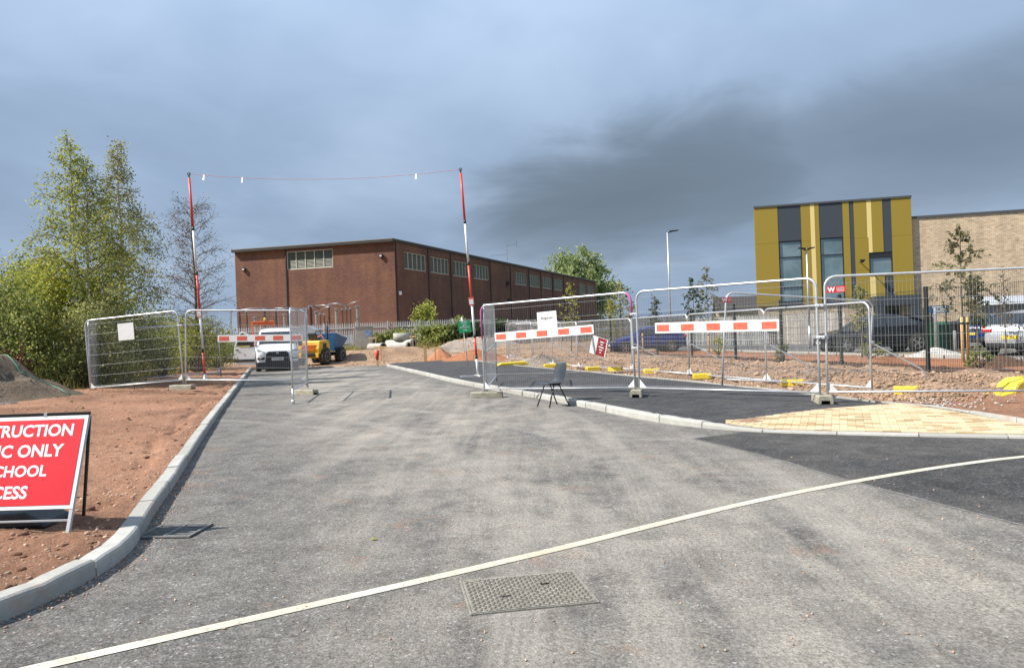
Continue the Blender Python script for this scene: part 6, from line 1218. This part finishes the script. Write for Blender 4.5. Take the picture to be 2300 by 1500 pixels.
def tree(name, label, loc, H, spread, nleaf, lsize, lmat, tmat='bark', tr=0.14, stems=1, base=0.12, shape='birch', cat='tree', group=None, droop=0.4, lean=(0, 0), nb=46, twig=7, gap=0.0, conc=0.25, seed=1):
    random.seed(seed); st = np.random.default_rng(seed); t_ = thing(name, label, cat, loc, group=group); tb = MB(); br = MB(); pts = []; wts = []
    for k in range(stems):
        bx = (k - (stems - 1) / 2) * tr * 3.2; hh = H * (1 - 0.09 * k); path = []; x, y = bx, 0.0; sp = (k - (stems - 1) / 2) * 0.03
        for i in range(13):
            f = i / 12; path.append(Vector((x, y, hh * f))); x += random.uniform(-.035, .035) * H / 10 + (lean[0] + sp) * hh / 12; y += random.uniform(-.035, .035) * H / 10 + lean[1] * hh / 12
        tb.tube(path, [tr * (1 - 0.93 * (i / 12)) + 0.006 for i in range(13)], 7)
        for j in range(nb // stems):
            f = base + (0.985 - base) * ((j + random.random()) / (nb // stems)); i = min(11, int(f * 12)); p = path[i].lerp(path[i + 1], f * 12 - i)
            g = (f - base) / (1 - base)
            prof = {'birch': (0.55 + 0.45 * math.sin(math.pi * min(1, g * 1.15 + 0.05))) * (1 - g ** 2.2) + 0.08, 'round': math.sin(math.pi * (0.14 + 0.80 * g)) ** 0.6, 'col': 0.75 * (1 - g ** 3) + 0.15}[shape]
            ln = spread * prof * random.uniform(0.65, 1.18); az = j * 2.4 + random.uniform(-.5, .5); up = random.uniform(0.25, 0.75) if shape != 'col' else random.uniform(0.8, 1.4)
            d = Vector((math.cos(az), math.sin(az), up)).normalized(); q = [p]; m_ = 5
            for s_ in range(m_): d = (d + rv() * 0.16 + Vector((0, 0, -0.06 * droop * s_))).normalized(); q.append(q[-1] + d * ln / m_)
            r0 = max(0.008, tr * 0.38 * (1 - f * 0.75)); br.tube(q, [r0 * (1 - 0.8 * s_ / m_) for s_ in range(m_ + 1)], 4, False)
            for s_ in range(twig):
                u = random.uniform(0.25, 1.0); i2 = min(m_ - 1, int(u * m_)); b0 = q[i2].lerp(q[i2 + 1], u * m_ - i2); tl = ln * random.uniform(0.16, 0.40) * (1.1 - 0.4 * u) + 0.12
                dd = (d + rv() * 0.95 + Vector((0, 0, -0.25 * droop))).normalized(); b1 = b0 + dd * tl; b2 = b1 + (dd + Vector((0, 0, -0.9 * droop))).normalized() * tl * 0.5
                br.tube([b0, b1, b2], [0.007, 0.005, 0.002], 3, False)
                if random.random() > gap: pts.append((b0, b1, b2)); wts.append(tl)
    tb.build('trunk', tmat, t_, True); br.build('branches', 'twig' if tmat != 'bark' else 'bark', t_)
    A = np.array([[tuple(x) for x in q] for q in pts]); w = np.array(wts); idx = st.choice(len(A), nleaf, p=w / w.sum()); u = st.random(nleaf) ** 0.8; S = A[idx]
    P = np.where(u[:, None] < 0.6, S[:, 0] + (S[:, 1] - S[:, 0]) * (u / 0.6)[:, None], S[:, 1] + (S[:, 2] - S[:, 1]) * ((u - 0.6) / 0.4)[:, None]) + st.normal(0, conc * spread * 0.10 + 0.02, (nleaf, 3))
    link('crown', leaf_mesh('crown', P, lsize, lmat, 1.5, droop), t_); return t_
tree('birch_tree', 'tall double-stemmed green birch, left of the two big birches', (-13.9, 24.6, 0.3), 8.0, 1.6, 15000, 0.055, 'leaf_birch', 'birch_bark', 0.085, 2, 0.16, group='birch trees on the left', nb=84, twig=11, conc=0.6, droop=0.7, seed=3)
tree('birch_tree', 'tall slender olive green birch, right of the two big birches', (-13.9, 27.0, 0.3), 8.5, 1.45, 12500, 0.052, 'leaf_birch_pale', 'birch_bark', 0.10, 1, 0.10, group='birch trees on the left', nb=80, twig=11, conc=0.6, droop=1.0, seed=5)
tree('bare_tree', 'thin nearly bare brown tree behind the left height pole', (-13.7, 33.0, 0.3), 7.4, 1.5, 2600, 0.045, 'leaf_sparse', 'bark', 0.085, 1, 0.10, 'round', nb=78, twig=13, droop=0.3, conc=0.6, seed=8)
tree('willow_tree', 'round pale green tree behind the far end of brick hall', (18.2, 197.0, 0.0), 21.0, 9.0, 15000, 0.5, 'leaf_willow', 'bark', 0.35, 2, 0.10, 'round', nb=70, twig=9, conc=0.6, seed=11)
tree('yellowing_tree', 'small loose yellowing tree right of the round tree', (20.2, 140.0, 0.0), 10.5, 2.8, 1300, 0.26, 'leaf_birch_pale', 'bark', 0.2, 1, 0.08, 'birch', nb=40, twig=7, seed=13)
for lab, px, py, Y, H, sp, nl, ls, mt, sd2 in (('staked sapling with narrow leaves in front of the buff wing', 2165, 800, 22.0, 4.0, 0.62, 620, 0.085, 'leaf_sapling', 21), ('dark narrow sapling beside the tall lamp post', 1560, 790, 40.0, 3.9, 0.55, 700, 0.09, 'leaf_dark', 22), ('pale feathery sapling left of the gold block', 1592, 790, 46.0, 5.0, 0.75, 650, 0.09, 'leaf_sapling', 23), ('tiny sapling between the coupled posts and lamp post', 1475, 790, 44.0, 3.1, 0.4, 420, 0.08, 'leaf_dark', 24),
        ('yellow leaved sapling in front of the long brick wall', 1284, 790, 44.0, 4.2, 0.6, 300, 0.075, 'leaf_yellow', 25), ('bright yellow narrow sapling right of the brick hall', 1375, 790, 46.0, 3.2, 0.35, 340, 0.08, 'leaf_yellow', 26), ('small leafy sapling behind the nearest W plate panel', 1934, 740, 27.0, 2.5, 0.35, 520, 0.07, 'leaf_bush', 27), ('slim dark sapling to the right of the staked one', 2195, 740, 24.0, 2.5, 0.30, 480, 0.07, 'leaf_dark', 28), ('thin bare sapling near the right picture edge', 2258, 760, 25.0, 2.6, 0.3, 90, 0.06, 'leaf_sparse', 29)):
    x = ((px - 1150) * 0.99933 + (750 - py) * 0.03664) / 1700 * Y
    tree('sapling', lab, (x, Y, 0.12), H, sp, nl, ls, mt, 'bark', 0.03, 1, 0.30, 'col' if sp < 0.5 else 'birch', group='young saplings', nb=26, twig=5, seed=sd2)
for lab, x, y in (('left pale timber stake of the staked sapling', 13.02, 21.9), ('right pale timber stake of the staked sapling', 13.24, 22.0), ('short pale timber stake left of the blue car', 6.55, 38.0), ('short pale timber stake behind the striped board', 9.6, 37.0)):
    t_ = thing('tree_stake', lab, 'stake', (x, y, 0.1), group='pale tree stakes'); h = 1.32 if 'short' not in lab else 1.1; MB().lathe([(0.045, 0), (0.045, h), (0.04, h + 0.01)], 10).build('pole', 'timber_stake', t_, True)
    MB().lathe([(0.05, h - 0.2), (0.05, h - 0.14)], 10).build('tie', 'black_plastic', t_)
def shrub(label, x, y, z, rx, ry, h, n, ls, mt, seed, group='shrubs on the left', name='shrub', cat='shrub', stemm='twig', clump=26):
    st = np.random.default_rng(seed); random.seed(seed); t_ = thing(name, label, cat, (x, y, z), group=group); C = []; b_ = MB()
    for i in range(clump):
        a = st.uniform(0, 6.283); r = math.sqrt(st.random()); f = st.random() ** 0.7; k = math.sqrt(max(0.05, 1 - (f * 0.9) ** 2)); c = np.array([math.cos(a) * r * rx * k, math.sin(a) * r * ry * k, h * (0.12 + 0.80 * f)]); C.append(c)
        b_.tube([(c[0] * 0.12, c[1] * 0.12, 0), (c[0] * 0.55, c[1] * 0.55, c[2] * 0.6), tuple(c)], [0.02, 0.012, 0.004], 4, False)
    b_.build('stems', stemm, t_); C = np.array(C); idx = st.integers(0, clump, n); P = C[idx] + st.normal(0, 1, (n, 3)) * np.array([rx, ry, h * 0.62]) * 0.19; P[:, 2] = np.abs(P[:, 2]) + 0.03
    link('foliage', leaf_mesh('foliage', P, ls, mt, 1.5, 0.3), t_)
SH = [('big yellow green shrub filling the gap below the birches', -17.3, 29.0, .2, 2.2, 1.7, 4.6, 6500, .13, 'leaf_yellow'), ('dark green shrub at the left picture edge', -15.9, 23.6, .2, 1.3, 1.2, 3.0, 4200, .09, 'leaf_dark'), ('mid green shrub between dark shrub and birch', -16.9, 26.0, .2, 1.7, 1.3, 3.4, 4800, .11, 'leaf_bush'), ('pale leafy shrub behind the leftmost fence panel', -14.9, 27.0, .2, 1.3, 1.1, 2.9, 3600, .10, 'leaf_birch_pale'),
      ('olive shrub in front of the right birch', -16.0, 31.0, .2, 1.5, 1.2, 3.1, 3600, .10, 'leaf_bush'), ('low green shrub behind the white sheet', -15.4, 33.3, .25, 1.3, 1.0, 2.1, 3000, .09, 'leaf_bush'), ('yellow tipped shrub behind the left height pole', -13.9, 33.4, .25, 1.5, 1.2, 2.2, 3200, .10, 'leaf_yellow'), ('green shrub between height pole and van', -16.4, 38.2, .25, 1.5, 1.2, 2.0, 3200, .10, 'leaf_bush'), ('darker low shrub beside the concrete pipe', -15.9, 40.5, .2, 1.5, 1.1, 1.7, 2600, .10, 'leaf_bush'),
      ('tall shrub under the bare tree', -19.6, 41.0, .2, 2.2, 1.4, 2.9, 3600, .12, 'leaf_bush'), ('dark shrub deep behind the big yellow one', -21.2, 33.0, .2, 2.2, 1.6, 5.0, 4600, .14, 'leaf_bush'), ('far left background shrub behind the soil bank', -20.8, 28.5, .2, 2.0, 1.6, 3.8, 4000, .13, 'leaf_bush'), ('low bramble at the foot of the soil bank', -13.4, 22.9, .15, 1.0, .8, 1.1, 1800, .07, 'leaf_bush'), ('low yellowish bramble inside the left fence corner', -13.0, 23.8, .2, 1.0, .7, 1.0, 1600, .07, 'leaf_yellow')]
for i, s_ in enumerate(SH):
    k = 0.87 if i in (0, 2, 3, 4, 5, 10, 11) else 1.0
    shrub(s_[0], s_[1] * k, s_[2] * k, s_[3], s_[4] * k, s_[5] * k, s_[6] * k, int(s_[7] * 1.7), s_[8] * k * 0.62, s_[9], 100 + i, clump=44)
SB2 = [('conical yellow green shrub at the brick hall side wall', -7.6, 66.5, .5, 1.4, 1.1, 3.4, 2600, .16, 'leaf_birch'), ('broad green shrub hiding the palisade left of the cone', -9.6, 62.0, .5, 1.9, 1.0, 1.5, 2600, .17, 'leaf_bush'), ('broad green shrub right of the cone shaped one', -6.0, 62.2, .5, 2.2, 1.1, 1.7, 3200, .17, 'leaf_bush'), ('dark green shrub beside the green site sign', -3.6, 61.5, .5, 1.7, 1.0, 1.8, 2600, .17, 'leaf_dark'), ('dark ivy clad shrub behind the right height pole', -1.4, 62.0, .4, 1.5, 1.0, 2.1, 2400, .17, 'leaf_dark'), ('small yellow shrub on the palisade near the sign', -4.6, 64.5, .5, 0.9, .8, 2.3, 1000, .17, 'leaf_birch')]
for i, s_ in enumerate(SB2): shrub(*s_, 140 + i, group='shrubs along the palisade')
for i, (lab, x, y, rx, h, n, mt) in enumerate((('small leafy plant in the bed left of the dark fence post', 8.6, 24.0, .3, .7, 260, 'leaf_bush'), ('small green plant in the orange bed below the bins', 11.6, 18.8, .28, .5, 240, 'leaf_bush'), ('tuft of dry grass plant by the right fence post', 11.6, 15.6, .3, .75, 300, 'grass'), ('dark little shrub in the bed at the right', 12.4, 18.0, .25, .7, 240, 'leaf_dark'), ('dry yellow plant in the bed behind striped board', 8.4, 31.0, .4, .8, 260, 'leaf_yellow'), ('low green plant in the bed before the black car', 12.0, 25.5, .4, .5, 260, 'leaf_bush'))):
    shrub(lab, x, y, 0.15, rx, rx, h, n, .06, mt, 160 + i, 'bed plants', 'bed_plant', 'plant', clump=8)
# docks: rusty seed heads
for i, (lab, x, y) in enumerate((('rusty brown dock stalk left of the fence corner', -14.9, 21.2), ('taller rusty dock stalk at the soil bank', -14.2, 21.6))):
    t_ = thing('dock_plant', lab, 'plant', (x, y, 0.3), group='rusty dock stalks'); b_ = MB(); P = []
    for k in range(6):
        q = Vector((random.uniform(-.25, .25), random.uniform(-.2, .2), 0)); h = random.uniform(0.9, 1.5); b_.tube([q, q * 1.3 + Vector((0, 0, h))], [0.01, 0.004], 4, False); P += [tuple(q * 1.3 + Vector((random.gauss(0, .035), random.gauss(0, .035), h * random.uniform(0.45, 1.0)))) for _ in range(110)]
    b_.build('stems', 'dock_brown', t_); link('seed_heads', leaf_mesh('seed_heads', np.array(P), np.full(len(P), 0.04), 'dock_brown'), t_)['kind'] = 'stuff'
# rough grass, one mass
def grass(name, label, xr, yr, n, h, cond, zf, mat='grass', w=0.02):
    x = RNG.uniform(*xr, n); y = RNG.uniform(*yr, n); k = cond(x, y); x, y = x[k], y[k]; n = len(x); z = zf(x, y); a = RNG.uniform(0, 6.283, n); hh = h * RNG.uniform(0.4, 1.25, n); bx, by = RNG.normal(0, .25, n) * hh, RNG.normal(0, .25, n) * hh
    V = np.stack([np.stack([x - np.cos(a) * w, y - np.sin(a) * w, z], -1), np.stack([x + np.cos(a) * w, y + np.sin(a) * w, z], -1), np.stack([x + bx, y + by, z + hh], -1)], 1)
    struct(link(name, np_mesh(name, V, np.arange(3 * n).reshape(n, 3), mat)), label, 'stuff')
lx = lambda y: np.interp(y, LY, LX)
gz = lambda x, y: verge_z(x, y, (lx(y) - x) / 1.03)
grass('rough_grass', 'tall dry yellow green grass behind the left fence', (-24, -8), (21.5, 44), 26000, 0.55, lambda x, y: (lx(y) - x > 1.6 + 1.7 * sst(24, 30, y) * 0 + 1.4 * (fbm(x * .5, y * .5, 3) + .6)) & (x < -12.6 + (y - 21) * -0.16) , gz, w=0.018)
grass('verge_weeds', 'scattered weeds at the back of the verge', (-14, -6), (20, 40), 2600, 0.22, lambda x, y: (lx(y) - x > 2.6) & (fbm(x * .9, y * .9, 3) > 0.12), gz, w=0.012)
grass('site_grass', 'weeds along the foot of the palisade', (-26, 0), (57, 64), 7000, 0.6, lambda x, y: fbm(x * .5, y * .5, 3) > 0.0, lambda x, y: site_z(x, y), w=0.03)
grass('field_grass', 'distant rough grass beyond the palisade', (-60, -20), (45, 64), 9000, 0.6, lambda x, y: x < -20, lambda x, y: x * 0 + 0.3, w=0.05)
# hose and dumped strip, laid on the surface of the soil bank
from mathutils.bvhtree import BVHTree
bm_ = [o for o in bpy.data.objects if o.name.startswith('soil_heap') and 'left edge' in o['label']][0].data
BV = BVHTree.FromPolygons([v.co[:] for v in bm_.vertices], [tuple(q.vertices) for q in bm_.polygons])
def lay(pts, r, n=14):
    out = []
    for k in range(n + 1):
        q = interp(pts, np.array([plen(pts) * k / n]))[0]; h = BV.ray_cast(Vector((q[0], q[1], 9)), Vector((0, 0, -1)))[0]; z = vz(q[0], q[1]); z = max(z, h.z) if h else z
        out.append((q[0], q[1], z + r))
    return MB().tube(out, r, 6)
tag(lay([(-12.9, 19.2), (-12.3, 18.9), (-11.7, 19.2), (-11.2, 18.9), (-10.9, 19.1)], 0.010).build('garden_hose', 'cable_green', smooth=True), 'green hose trailing down the dark soil bank', 'hose')
tag(lay([(-12.2, 16.6), (-11.6, 16.5), (-11.35, 17.3)], 0.016, 8).build('bent_rail', 'galv_dark', smooth=True), 'bent grey metal strip lying on the dark soil bank', 'metal strip')
tag(MB().tube([(-19.5, 26.8, 1.95), (-16, 26.2, 2.0), (-13.4, 25.0, 2.02)], 0.02, 6).build('scaffold_rail', 'galv', smooth=True), 'thin horizontal metal rail crossing in front of the shrubs', 'rail')
